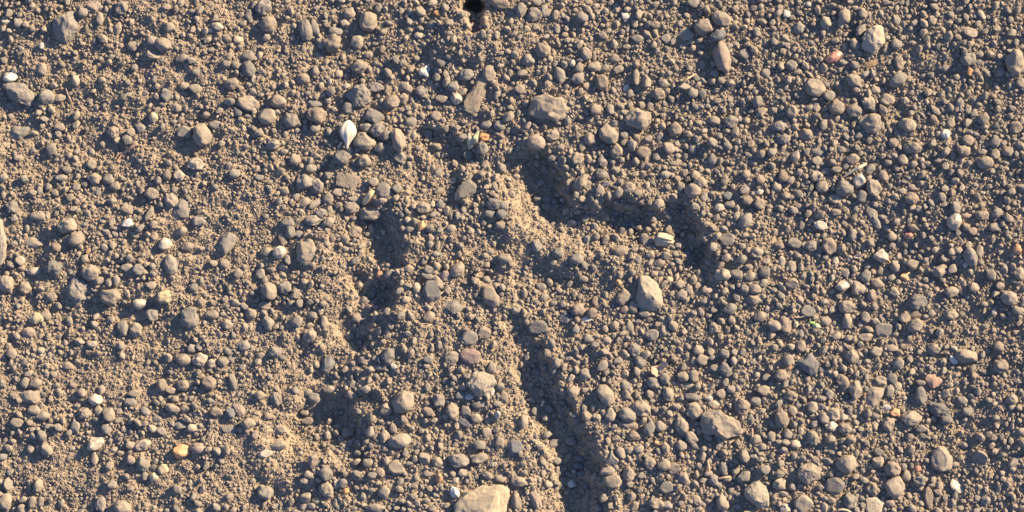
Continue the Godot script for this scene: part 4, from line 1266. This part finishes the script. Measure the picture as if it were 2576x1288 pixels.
	[103, 881, 22, 19, 0, "c", "r"],
	[1099, 33, 17, 15, 0, "o", "r"],
	[1375, 499, 26, 22, 0, "d", "r"],
	[1373, 518, 26, 22, 0, "d", "r"],
	[871, 1235, 17, 15, 0, "o", "a"],
	[2409, 260, 27, 21, 90, "g", "a"],
	[850, 484, 29, 19, -5, "t", "k"],
	[1154, 658, 19, 13, -10, "o", "e"],
	[463, 216, 28, 20, 0, "t", "e"],
	[150, 320, 28, 20, 0, "t", "k"],
	[1398, 37, 27, 18, 95, "p", "e"],
	[1765, 237, 27, 21, 80, "d", "w"],
	[1658, 661, 27, 21, 0, "b", "k"],
	[1348, 936, 27, 21, 0, "d", "r"],
	[230, 413, 24, 23, 0, "t", "k"],
	[1224, 314, 28, 20, 0, "g", "k"],
	[876, 846, 25, 23, 0, "t", "a"],
	[998, 475, 25, 23, 0, "g", "r"],
	[327, 1119, 26, 21, 0, "t", "r"],
	[1838, 979, 26, 21, 0, "t", "r"],
	[2289, 1100, 26, 21, 100, "b", "r"],
	[1077, 903, 27, 21, 0, "g", "r"],
	[1730, 638, 25, 17, 80, "s", "r"],
	[1888, 1056, 29, 19, 80, "g", "a"],
	[1770, 494, 27, 20, 90, "g", "r"],
	[330, 333, 23, 23, 0, "t", "r"],
	[1863, 652, 25, 22, 0, "g", "k"],
	[1733, 729, 28, 19, 80, "t", "k"],
	[573, 883, 28, 19, 20, "g", "r"],
	[826, 980, 28, 19, 0, "t", "k"],
	[1162, 1188, 25, 21, 0, "t", "r"],
	[1458, 1156, 23, 18, 10, "s", "r"],
	[2442, 582, 23, 21, 0, "p", "r"],
	[1646, 63, 26, 21, 0, "b", "r"],
	[916, 909, 26, 21, 40, "t", "w"],
	[1029, 676, 24, 19, 0, "p", "f"],
	[2347, 278, 33, 16, 45, "t", "l"],
	[2425, 542, 30, 15, 5, "p", "e"],
	[1498, 756, 27, 19, 90, "b", "r"],
	[429, 983, 27, 17, 0, "p", "r"],
	[776, 1192, 26, 20, 0, "t", "r"],
	[851, 185, 23, 22, 0, "t", "r"],
	[1265, 517, 24, 21, 0, "d", "r"],
	[1348, 7, 27, 19, 0, "g", "r"],
	[390, 564, 22, 20, 90, "p", "r"],
	[390, 593, 22, 20, 90, "p", "r"],
	[724, 652, 26, 19, 80, "g", "e"],
	[952, 17, 25, 20, 90, "g", "r"],
	[1010, 539, 21, 18, 60, "s", "a"],
	[2295, 473, 27, 16, 15, "p", "a"],
	[889, 501, 33, 15, 5, "t", "e"],
	[1475, 217, 22, 19, 0, "p", "r"],
	[2407, 630, 22, 19, 0, "p", "r"],
	[107, 115, 18, 13, 90, "w", "r"],
	[1082, 574, 23, 21, 0, "g", "a"],
	[1825, 648, 23, 21, 0, "t", "k"],
	[35, 994, 23, 21, 0, "t", "r"],
	[1448, 828, 24, 20, 90, "g", "r"],
	[103, 1260, 29, 17, 95, "t", "e"],
	[674, 1046, 25, 19, 0, "b", "r"],
	[1089, 514, 19, 15, 90, "y", "a"],
	[2390, 633, 21, 20, 0, "p", "r"],
	[1016, 1054, 23, 18, 60, "p", "r"],
	[1795, 185, 23, 21, 0, "g", "r"],
	[911, 756, 23, 21, 0, "d", "k"],
	[1239, 984, 21, 11, 100, "w", "e"],
	[77, 1125, 26, 18, 85, "t", "r"],
	[2494, 1119, 21, 17, 100, "c", "r"],
	[1099, 668, 24, 19, 90, "t", "k"],
	[866, 1008, 24, 19, 0, "b", "r"],
	[337, 990, 29, 16, -5, "t", "k"],
	[295, 353, 17, 16, 0, "y", "r"],
	[1021, 753, 23, 20, 0, "t", "r"],
	[1501, 1049, 23, 19, 40, "t", "k"],
	[2545, 1178, 18, 15, 0, "y", "r"],
	[25, 267, 24, 18, 20, "g", "f"],
	[1812, 203, 22, 20, 0, "g", "r"],
	[1026, 553, 20, 16, 50, "c", "e"],
	[366, 1196, 24, 18, 80, "t", "r"],
	[2429, 958, 21, 18, 60, "p", "r"],
	[493, 182, 23, 18, 0, "g", "r"],
	[1710, 715, 22, 19, 0, "t", "k"],
	[1146, 1208, 21, 15, -50, "c", "a"],
	[1401, 1163, 21, 19, 0, "g", "r"],
	[1126, 728, 22, 19, 90, "t", "r"],
	[1077, 678, 22, 19, 0, "g", "k"],
	[313, 1079, 23, 18, 0, "t", "r"],
	[1249, 1015, 25, 16, 0, "g", "r"],
	[1571, 778, 21, 19, 0, "b", "k"],
	[1591, 561, 22, 18, 70, "d", "r"],
	[906, 1086, 22, 18, 90, "g", "r"],
	[1606, 652, 21, 18, 90, "g", "r"],
	[1463, 1196, 21, 18, 0, "d", "r"],
	[1480, 463, 22, 17, 90, "t", "r"],
	[872, 217, 19, 15, 0, "c", "a"],
	[1645, 688, 21, 15, 0, "p", "r"],
	[752, 589, 21, 18, 0, "g", "k"],
	[1493, 1024, 23, 16, 80, "g", "r"],
	[1603, 486, 21, 17, 0, "t", "r"],
	[901, 718, 19, 18, 0, "t", "k"],
	[907, 637, 21, 17, 90, "t", "r"],
	[386, 1174, 21, 16, -20, "d", "a"],
	[1568, 340, 19, 18, 0, "g", "r"],
	[108, 148, 20, 14, -10, "p", "e"],
	[1573, 564, 21, 15, 10, "d", "r"],
	[1566, 579, 19, 17, 90, "d", "r"],
	[1586, 701, 19, 15, 90, "t", "r"],
	[1395, 505, 17, 15, 0, "d", "r"],
	[1530, 548, 13, 11, 90, "y", "r"],
	[1237, 486, 16, 15, 0, "b", "r"],
	[1247, 493, 16, 15, 0, "b", "r"],
]


# ---------------------------------------------------------------- plant remains
func sweep(path: Array, radii: Array, sides: int, tone: Color, flat := 1.0) -> ArrayMesh:
	# a round or flattened stem through points of (x, y, height above the ground under it)
	var curve := Curve3D.new()
	for p in path:
		curve.add_point(Vector3(p[0], p[2] + ground(p[0], p[1]), p[1]))
	for i in curve.point_count:
		var a := curve.get_point_position(maxi(i - 1, 0))
		var b := curve.get_point_position(mini(i + 1, curve.point_count - 1))
		curve.set_point_in(i, (a - b) / 6.0)
		curve.set_point_out(i, (b - a) / 6.0)
	var steps := 10 * path.size()
	var points := PackedVector3Array()
	var colors := PackedColorArray()
	var index := PackedInt32Array()
	var total := curve.get_baked_length()
	var grain := noise(int(path[0][0]), 6.0, 2)
	for s in steps + 1:
		var f := float(s) / steps
		var c := curve.sample_baked(total * f, true)
		var ahead := (curve.sample_baked(minf(total * (f + 0.02), total), true) - curve.sample_baked(maxf(total * (f - 0.02), 0.0), true)).normalized()
		var side := ahead.cross(Vector3.UP).normalized()
		var up := side.cross(ahead)
		var g := f * (radii.size() - 1)
		var k := mini(int(g), radii.size() - 2)
		var r := lerpf(radii[k], radii[k + 1], g - k)
		for j in sides:
			var a := TAU * j / sides
			points.append(Vector3((c.x - CX) * U, c.y * U, (c.z - CY) * U) + (side * cos(a) + up * sin(a) * flat) * r * U)
			var shade := 1.0 + grain.get_noise_2d(f * 12.0, j * 4.0) * 0.3
			colors.append(Color(tone.r * shade, tone.g * shade, tone.b * shade))
	for s in steps:
		for j in sides:
			var a := s * sides + j
			var b := s * sides + (j + 1) % sides
			index.append_array(PackedInt32Array([a, b, a + sides, b, b + sides, a + sides]))
	for last in [0, steps]:
		var middle := points.size()
		var sum := Vector3.ZERO
		for j in sides:
			sum += points[last * sides + j]
		points.append(sum / sides)
		colors.append(tone)
		for j in sides:
			var a: int = last * sides + j
			var b: int = last * sides + (j + 1) % sides
			index.append_array(PackedInt32Array([middle, b, a]) if last == 0 else PackedInt32Array([middle, a, b]))
	return finish(points, index, colors)


func based(m: ArrayMesh, place: Vector3) -> ArrayMesh:
	# the same mesh with its origin moved to the given point
	var arrays := m.surface_get_arrays(0)
	var p: PackedVector3Array = arrays[Mesh.ARRAY_VERTEX]
	for i in p.size():
		p[i] -= place
	arrays[Mesh.ARRAY_VERTEX] = p
	var fresh := ArrayMesh.new()
	fresh.add_surface_from_arrays(Mesh.PRIMITIVE_TRIANGLES, arrays)
	return fresh


func stem(called: String, path: Array, radii: Array, tone: Color, label: String, category: String, flat := 1.0, sides := 8) -> MeshInstance3D:
	var place := at(path[0][0], path[0][1], ground(path[0][0], path[0][1]))
	return put(called, based(sweep(path, radii, sides, tone, flat), place), straw_material, place, 0.0, label, category, "dry plant scraps on the soil")


func scrap(called: String, spots: Array, lift: Array, thick: float, tone: Color, label: String, category: String) -> void:
	# a thin curled scrap with the given outline; lift: height above the ground of each corner
	var flat := PackedVector2Array()
	for i in range(0, spots.size(), 2):
		flat.append(Vector2(spots[i], spots[i + 1]))
	var n := flat.size()
	var mid := Vector2.ZERO
	for p in flat:
		mid += p / n
	var low := ground(mid.x, mid.y)
	var points := PackedVector3Array()
	var colors := PackedColorArray()
	var index := PackedInt32Array()
	var rings := 4
	for side in [1.0, -1.0]:
		for ring in rings + 1:
			var f := float(ring) / rings
			for i in n:
				var q := mid.lerp(flat[i], f)
				var z: float = low + lerpf(5.0, lift[i], f) + side * thick * (1.0 if ring < rings else 0.7) + sin(q.x * 0.8) * 0.5
				points.append(Vector3((q.x - mid.x) * U, (z - low) * U, (q.y - mid.y) * U))
				var k := 1.0 + 0.16 * sin(q.x * 1.1 + q.y * 0.35) + 0.05 * sin(q.y * 2.1)
				colors.append(Color(tone.r * k, tone.g * k, tone.b * k))
	var per := n * (rings + 1)
	for ring in rings:
		for i in n:
			var a := ring * n + i
			var b := ring * n + (i + 1) % n
			index.append_array(PackedInt32Array([a, b, a + n, b, b + n, a + n]))
			index.append_array(PackedInt32Array([per + a, per + a + n, per + b, per + b, per + a + n, per + b + n]))
	for i in n:
		var a := rings * n + i
		var b := rings * n + (i + 1) % n
		index.append_array(PackedInt32Array([a, b, per + a, b, per + b, per + a]))
	put(called, finish(points, index, colors), straw_material, at(mid.x, mid.y, low), 0.0, label, category, "dry plant scraps on the soil")


var straw_material: StandardMaterial3D


func place_plant_remains():
	straw_material = surface(0.75, 61, Color(0.90, 0.89, 0.87), Color(1, 1, 1), 120.0, 0.0)
	# the striped seed: a plump spindle, blunt at the top, drawn out to a point, with ribs along it
	var points := PackedVector3Array()
	var colors := PackedColorArray()
	var index := PackedInt32Array()
	var rows := 44
	var sides := 48
	var widths := [4.0, 11.5, 16.0, 19.0, 20.5, 20.0, 17.5, 13.5, 9.5, 6.0, 3.4, 1.2]
	for s in rows + 1:
		var f := float(s) / rows
		var g := f * (widths.size() - 1)
		var k := mini(int(g), widths.size() - 2)
		var r: float = lerpf(widths[k], widths[k + 1], smoothstep(0.0, 1.0, g - k) * 0.4 + (g - k) * 0.6)
		for j in sides:
			var a := TAU * j / sides
			var ribs := cos(a * 7.0 + 0.6)
			var rr := r * (1.0 + 0.065 * ribs)
			points.append(Vector3(cos(a) * rr, sin(a) * rr * 0.62, (f - 0.5) * 71.0) * U)
			var stripe := 1.0 - 0.16 * smoothstep(0.2, 0.95, -ribs)
			var fleck := 1.0 + 0.04 * sin(f * 40.0 + a * 9.0)
			colors.append(Color(0.62 * stripe * fleck, 0.575 * stripe * fleck, 0.485 * stripe * fleck))
	for s in rows:
		for j in sides:
			var a := s * sides + j
			var b := s * sides + (j + 1) % sides
			index.append_array(PackedInt32Array([a, b, a + sides, b, b + sides, a + sides]))
	for last in [0, rows]:
		var middle := points.size()
		points.append(Vector3(0, 0, (-36.5 if last == 0 else 36.0)) * U)
		colors.append(Color(0.66, 0.58, 0.45))
		for j in sides:
			var a: int = last * sides + j
			var b: int = last * sides + (j + 1) % sides
			index.append_array(PackedInt32Array([middle, b, a]) if last == 0 else PackedInt32Array([middle, a, b]))
	put("seed", finish(points, index, colors), straw_material, at(876, 339, ground(876, 339) + 13.0), -0.06, "plump white ribbed seed with a sharp tip, lying on dark pebbles", "seed", "", Vector2(0.10, -0.2))
	take_oval(876, 339, 34, 20, PI / 2)
	stem("straw_stub", [[861, 357, 6.0], [855, 365, 5.0], [850, 373, 4.0]], [3.6, 4.0, 3.4], Color(0.52, 0.46, 0.36), "short pale straw stub sticking out beside the tip of the white seed", "straw")
	stem("straw_stub", [[938, 478, 14.0], [931, 490, 13.0], [922, 503, 12.0], [915, 511, 11.0]], [7.0, 7.6, 7.2, 6.6], Color(0.60, 0.48, 0.29), "stubby yellow straw piece between knobbly pebbles left of the track", "straw", 0.8, 12)
	take_oval(926, 495, 22, 8, -0.95)
	# two leaflets
	stem("leaflet", [[1180, 335, 14.0], [1181, 348, 16.0], [1182, 362, 15.0], [1182, 376, 9.0]], [2.0, 5.6, 7.2, 6.4, 3.2], Color(0.40, 0.37, 0.29), "narrow grey-brown dead leaflet with pale edges, standing left of its green twin", "leaf", 0.32, 10)
	stem("leaflet", [[1204, 329, 17.0], [1199, 341, 18.0], [1194, 352, 16.0], [1188, 366, 10.0]], [2.6, 5.4, 6.6, 5.0, 1.4], Color(0.33, 0.38, 0.26), "narrow pale green leaflet leaning on a rusty pebble", "leaf", 0.32, 10)
	# the chip of wood: a block of fibres that ends in splinters
	var chip := Node3D.new()
	chip.name = numbered("wood_chip")
	var spot := at(1670, 604, ground(1670, 604) + 13.0)
	chip.position = spot
	chip.rotation = Vector3(0.72, -0.24, -0.16)
	tag(chip, "pale fibrous wood chip with splintered end lying on a ridge between two hollows", "wood chip")
	add_child(chip)
	var r := RandomNumberGenerator.new()
	r.seed = 77
	for layer in 3:
		for k in 14:
			var z := -13.5 + k * 2.05
			var from := -24.0 + absf(z) * 0.45 + r.randf_range(-1.5, 1.5)
			var to := 22.0 - absf(z + 2.0) * 0.5 + r.randf_range(-7.0, 5.0)
			var splinter := MeshInstance3D.new()
			var box := rock(2, PackedFloat32Array(), (to - from) * 0.53, 4.6 + r.randf() * 0.9, 2.9 + r.randf() * 0.6, "l", 300 + layer * 20 + k, Color(0.48, 0.415, 0.31) * r.randf_range(0.94, 1.04), 0.15)
			splinter.name = "splinter" if layer + k == 0 else "splinter_%03d" % (layer * 14 + k)
			splinter.mesh = box
			splinter.material_override = straw_material
			splinter.position = Vector3((from + to) * 0.5, 6.0 - layer * 5.0 - absf(z) * 0.12, z) * U
			splinter.rotation.y = r.randf_range(-0.06, 0.06)
			chip.add_child(splinter)
	take_oval(1670, 604, 26, 15, 0.2)
	stem("splinter_of_wood", [[1686, 596, 14.0], [1690, 587, 22.0], [1694, 579, 30.0]], [1.6, 1.5, 0.8], Color(0.30, 0.22, 0.15), "thin brown splinter poking up just above the wood chip", "splinter")
	# scraps of leaf and husk
	scrap("leaf_scrap", [1637, 921, 1648, 920, 1657, 918, 1669, 909, 1677, 911, 1680, 919, 1672, 926, 1665, 938, 1663, 946, 1652, 952, 1648, 945, 1639, 939], [16, 14, 14, 20, 22, 18, 12, 10, 8, 6, 10, 14], 0.9, Color(0.58, 0.40, 0.29), "torn pinkish leaf scrap with a forked tip, standing among grey pebbles", "leaf")
	scrap("leaf_scrap", [1771, 979, 1777, 968, 1790, 961, 1795, 966, 1787, 977, 1775, 983], [10, 14, 18, 16, 12, 8], 0.8, Color(0.50, 0.40, 0.28), "small pointed tan leaf scrap east of the torn pinkish one", "leaf")
	scrap("husk", [1385, 743, 1393, 736, 1402, 732, 1400, 737, 1391, 744], [6, 8, 10, 9, 7], 0.9, Color(0.56, 0.47, 0.34), "thin curved straw-coloured husk in the shaded fork of the track", "husk")
	scrap("husk", [1212, 673, 1219, 675, 1228, 676, 1229, 681, 1220, 679], [6, 8, 9, 8, 7], 0.9, Color(0.56, 0.47, 0.36), "tiny pale husk on the sunny rim over the small pit above the egg-shaped stone", "husk")
	scrap("husk", [2144, 645, 2152, 641, 2165, 640, 2170, 645, 2160, 650, 2150, 650], [8, 10, 12, 10, 8, 7], 0.9, Color(0.60, 0.47, 0.36), "flat pale pinkish husk beside cream pebble in the right part", "husk")
	# stems and rootlets
	stem("dry_stem", [[1750, 187, 14], [1737, 194, 15], [1726, 201, 16], [1714, 212, 12], [1705, 222, 8]], [1.8, 2.6, 2.4, 2.6, 1.2], Color(0.50, 0.37, 0.26), "bent pinkish-tan stem arching over a pebble in the upper right", "stem")
	stem("dry_stem", [[1706, 224, 7], [1709, 237, 5], [1707, 252, 5], [1702, 268, 4]], [1.0, 1.7, 1.7, 1.0], Color(0.44, 0.31, 0.20), "thin brown stem hanging down from the bent pinkish-tan one", "stem")
	stem("grass_blade", [[2118, 447, 10], [2132, 437, 14], [2146, 428, 18], [2160, 421, 18], [2178, 411, 14]], [1.0, 3.0, 4.4, 4.0, 1.2], Color(0.52, 0.45, 0.32), "dry straw-coloured grass blade slanting over pebbles at upper right", "grass blade", 0.35)
	stem("dry_stem", [[870, 181, 6], [877, 166, 8], [885, 153, 10], [895, 141, 10]], [1.2, 1.5, 1.4, 0.8], Color(0.24, 0.20, 0.16), "thin dark curved rootlet above the rough grey stone over the seed", "rootlet")
	stem("dry_stem", [[166, 222, 6], [170, 236, 7], [175, 248, 7], [180, 258, 5]], [1.8, 2.4, 2.4, 1.2], Color(0.30, 0.25, 0.21), "short grey-brown twig lying beside round pebbles near the left edge", "twig")
	var root := stem("rootlet", [[346, 362, 8], [330, 373, 10], [318, 381, 10], [306, 390, 9], [293, 407, 6]], [4.0, 4.2, 3.2, 2.2, 1.2], Color(0.46, 0.31, 0.22), "reddish-brown forked rootlet lying on the sand in the upper left", "rootlet", 0.5)
	var branch := MeshInstance3D.new()
	branch.name = "side_root"
	branch.mesh = based(sweep([[312, 385, 9], [302, 386, 10], [295, 391, 9], [291, 398, 6]], [2.2, 1.8, 1.6, 0.8], 8, Color(0.46, 0.31, 0.22)), root.position)
	branch.material_override = straw_material
	root.add_child(branch)
	stem("straw_stub", [[434, 961, 8], [440, 957, 10], [448, 953, 11]], [1.4, 1.7, 1.2], Color(0.64, 0.50, 0.30), "tiny golden straw on sand in the lower left", "straw")
	stem("straw_stub", [[953, 898, 6], [954, 907, 8], [956, 914, 7]], [1.4, 2.4, 1.6], Color(0.60, 0.50, 0.34), "tiny cream straw upright against a round dark pebble on the left track", "straw")
	stem("dry_stem", [[1358, 1048, 6], [1370, 1049, 8], [1385, 1047, 7]], [2.4, 2.6, 1.6], Color(0.22, 0.20, 0.18), "short dark twig in the shaded floor of the right furrow", "twig")
	stem("dry_stem", [[1890, 1076, 14], [1891, 1090, 14], [1890, 1106, 10]], [2.4, 3.0, 2.0], Color(0.42, 0.31, 0.22), "brown stick just below right of the potato-shaped stone", "twig")
	stem("dry_stem", [[1779, 1156, 10], [1781, 1170, 12], [1783, 1187, 9]], [2.6, 3.2, 2.0], Color(0.45, 0.33, 0.23), "brown upright stick below the potato-shaped stone", "twig")
	stem("dry_stem", [[1808, 1204, 10], [1825, 1200, 12], [1838, 1198, 9]], [2.8, 3.0, 1.8], Color(0.44, 0.34, 0.24), "short tan stick lying flat left of the blunt light stone", "twig")
	stem("rootlet", [[1996, 797, 8], [2008, 798, 10], [2018, 797, 11], [2027, 791, 10]], [0.9, 1.1, 1.0, 0.6], Color(0.56, 0.46, 0.32), "hair-thin pale rootlet right of the large ridged stone", "rootlet")
	stem("dry_stem", [[2299, 1099, 6], [2308, 1108, 12], [2313, 1120, 14], [2310, 1136, 8]], [1.0, 1.4, 1.4, 0.8], Color(0.46, 0.41, 0.31), "thin grey forked stem standing on sand below the tapering stone", "stem")
	stem("straw_stub", [[2106, 1281, 10], [2117, 1280, 14], [2129, 1282, 14], [2140, 1288, 9]], [2.6, 3.2, 2.8, 1.6], Color(0.60, 0.50, 0.36), "pale bent straw at the bottom edge in the right part", "straw")
	stem("straw_stub", [[1103, 744, 7], [1110, 738, 10], [1116, 733, 9]], [1.2, 1.8, 1.0], Color(0.62, 0.52, 0.34), "tiny bright straw crumb beside a tan pebble left of the egg-shaped stone", "straw")
	stem("straw_stub", [[1368, 1010, 6], [1362, 1024, 8]], [3.4, 3.0], Color(0.58, 0.47, 0.34), "pale straw chip at the foot of the furrow's shaded wall", "straw", 0.5)
	# the sprout
	var sprout := Node3D.new()
	sprout.name = numbered("sprout")
	var foot := at(2050, 818, ground(2050, 818))
	sprout.position = foot
	tag(sprout, "tiny bright green sprout with a whitish husk among grey pebbles", "sprout")
	add_child(sprout)
	var parts := [["leaf", [[2052, 818, 10], [2044, 812, 16], [2036, 811, 16], [2031, 814, 12]], [1.4, 3.0, 3.2, 1.0], Color(0.24, 0.42, 0.12)], ["husk", [[2044, 822, 8], [2054, 819, 11], [2062, 824, 10]], [2.4, 6.4, 3.0], Color(0.52, 0.56, 0.36)]]
	for p in parts:
		var o := MeshInstance3D.new()
		o.name = p[0]
		o.mesh = based(sweep(p[1], p[2], 8, p[3], 0.45), foot)
		o.material_override = straw_material
		sprout.add_child(o)


# ---------------------------------------------------------------- loose gravel, nobody could count it
const BARE := [[270, 190, 170, 90], [300, 330, 90, 60], [540, 560, 120, 120], [1010, 440, 110, 60], [1290, 540, 60, 90], [842, 780, 36, 130], [790, 930, 36, 90], [725, 1060, 40, 80], [1285, 1000, 34, 170], [620, 1170, 130, 90], [880, 1010, 140, 40],
	[2480, 500, 130, 90], [2440, 830, 150, 90], [2420, 1090, 140, 110], [1180, 130, 70, 40], [1440, 620, 110, 40], [330, 960, 140, 60], [1500, 690, 90, 50], [1560, 200, 50, 70], 
	[230, 1180, 120, 60], [380, 780, 90, 70], [2300, 130, 90, 60]]


func plenty(x: float, y: float) -> float:
	var p := 0.50 + patchy.get_noise_2d(x, y) * 0.75
	p += 0.48 * smoothstep(1350.0, 1650.0, x - (y - 644.0) * 0.1)
	p += 0.18 * smoothstep(700.0, 400.0, y) * smoothstep(600.0, 800.0, x)
	p -= 0.07 * (1.0 - smoothstep(450.0, 900.0, x))
	for b in BARE:
		var dx: float = (x - b[0]) / b[2]
		var dy: float = (y - b[1]) / b[3]
		p -= 0.75 * exp(-(dx * dx + dy * dy) * 1.1)
	return clampf(p, 0.04, 1.0)


func gravel_tone() -> Color:
	var t := rng.randf()
	var key := "t" if t < 0.40 else "g" if t < 0.82 else "b" if t < 0.91 else "d" if t < 0.96 else "p" if t < 0.975 else "c" if t < 0.988 else "s" if t < 0.996 else "w" if t < 0.999 else "o"
	var c := tone_of(key, 0.13)
	return c.lerp(Color(0.275, 0.253, 0.22), 0.3)


func scatter_gravel():
	ball(2)
	var shapes := []
	for k in 9:
		shapes.append(rock(2, PackedFloat32Array(), 1.0 / U, 0.84 / U, 0.9 / U, ["k", "a", "a"][k % 3], 900 + k, Color.WHITE, 0.12))
	var chips := []
	for k in 4:
		chips.append(rock(1, PackedFloat32Array(), 1.0 / U, 0.85 / U, 0.92 / U, ["r", "a", "k", "a"][k], 950 + k, Color.WHITE, 0.1))
	var gravel := []
	for k in 9:
		gravel.append([[], []])
	var grit := []
	for k in 4:
		grit.append([[], []])
	var grains := []
	for k in 2:
		grains.append([[], []])
	for p in SMALL_STONES:
		var turn := deg_to_rad(p[4])
		var style: String = p[6]
		var half: float = minf(p[2], p[3]) * (0.30 if style == "f" else 0.46)
		var k := rng.randi_range(0, 2) * 3 + (2 if style in ["a", "w", "f"] else 0 if style == "k" else 1)
		lay(gravel[k], p[0], p[1], Vector3(p[2] * 0.54, half, p[3] * 0.58), tone_of(p[5], 0.08), -turn, 0.12, 0.52)
		take_oval(p[0], p[1], p[2] * 0.5, p[3] * 0.5, turn)
	# from the larger to the smaller, each where there is still room
	var sizes := [[34.0, 26.0, 800, 0.9], [26.0, 20.0, 7500, 0.86], [20.0, 15.0, 28000, 0.84], [15.0, 10.0, 60000, 0.80]]
	for s in sizes:
		for n in s[2]:
			var x := rng.randf_range(-900.0, 3476.0)
			var y := rng.randf_range(-800.0, 2088.0)
			var keep := plenty(x, y)
			var d := rng.randf_range(s[1], s[0])
			if rng.randf() > keep * (1.0 if d < 24.0 else keep):
				continue
			var r := d * 0.5
			if not clear_of(x, y, r, s[3]):
				continue
			take(x, y, r)
			var k := rng.randi_range(0, 8)
			lay(gravel[k], x, y, Vector3(r * rng.randf_range(0.95, 1.3), r * rng.randf_range(0.72, 0.95), r * rng.randf_range(0.8, 1.0)), gravel_tone(), rng.randf() * TAU, 0.5, rng.randf_range(0.15, 0.9))
	for n in 170000:
		var x := rng.randf_range(-330.0, 2906.0)
		var y := rng.randf_range(-330.0, 1618.0)
		if rng.randf() > 0.27 + 0.73 * plenty(x, y):
			continue
		var r := rng.randf_range(2.2, 5.0)
		if not clear_of(x, y, r, 0.82):
			continue
		if r > 3.8:
			take(x, y, r)
		lay(grit[rng.randi_range(0, 3)], x, y, Vector3(r * rng.randf_range(0.9, 1.3), r * rng.randf_range(0.7, 1.0), r * rng.randf_range(0.8, 1.05)), gravel_tone().lerp(Color(0.345, 0.29, 0.225), 0.35), rng.randf() * TAU, 0.8, rng.randf_range(0.3, 1.0))
	for n in 300000:
		var x := rng.randf_range(-200.0, 2776.0)
		var y := rng.randf_range(-200.0, 1488.0)
		var r := rng.randf_range(1.0, 2.1)
		lay(grains[n % 2], x, y, Vector3(r * rng.randf_range(0.9, 1.3), r, r), gravel_tone().lerp(Color(0.36, 0.30, 0.23), 0.6), rng.randf() * TAU, 0.8, rng.randf_range(0.3, 1.0))
	heap("gravel", gravel, shapes, ["knobbly_gravel", "angular_gravel", "broken_gravel"], "dusty grey and tan gravel strewn all over the soil")
	heap("grit", grit, chips, ["grit_chips"], "fine dusty grit filling the gaps between the pebbles")
	heap("sand", grains, [chips[0], chips[1]], ["sand_grains"], "coarse brown sand grains on the bare soil patches")


func lay(list: Array, x: float, y: float, size: Vector3, tone: Color, turn: float, tilt: float, proud: float) -> void:
	var b := Basis.from_euler(Vector3(rng.randf_range(-tilt, tilt), turn, rng.randf_range(-tilt, tilt))) * Basis.from_scale(size * U)
	list[0].append(Transform3D(b, at(x, y, ground(x, y) + size.y * proud)))
	list[1].append(tone)


func heap(called: String, lists: Array, shapes: Array, kinds: Array, label: String) -> void:
	var root := Node3D.new()
	root.name = called
	tag(root, label, "", "", "stuff")
	add_child(root)
	for k in lists.size():
		var mm := MultiMesh.new()
		mm.transform_format = MultiMesh.TRANSFORM_3D
		mm.use_colors = true
		mm.mesh = shapes[k]
		mm.instance_count = lists[k][0].size()
		for i in lists[k][0].size():
			var t: Transform3D = lists[k][0][i]
			var c: Color = lists[k][1][i]
			mm.set_instance_transform(i, t)
			mm.set_instance_color(i, c)
		var o := MultiMeshInstance3D.new()
		var kind: String = kinds[k % kinds.size()]
		o.name = kind if k < kinds.size() else "%s_%03d" % [kind, k / kinds.size()]
		o.multimesh = mm
		o.material_override = stone_material
		o.set_meta("kind", "stuff")
		root.add_child(o)
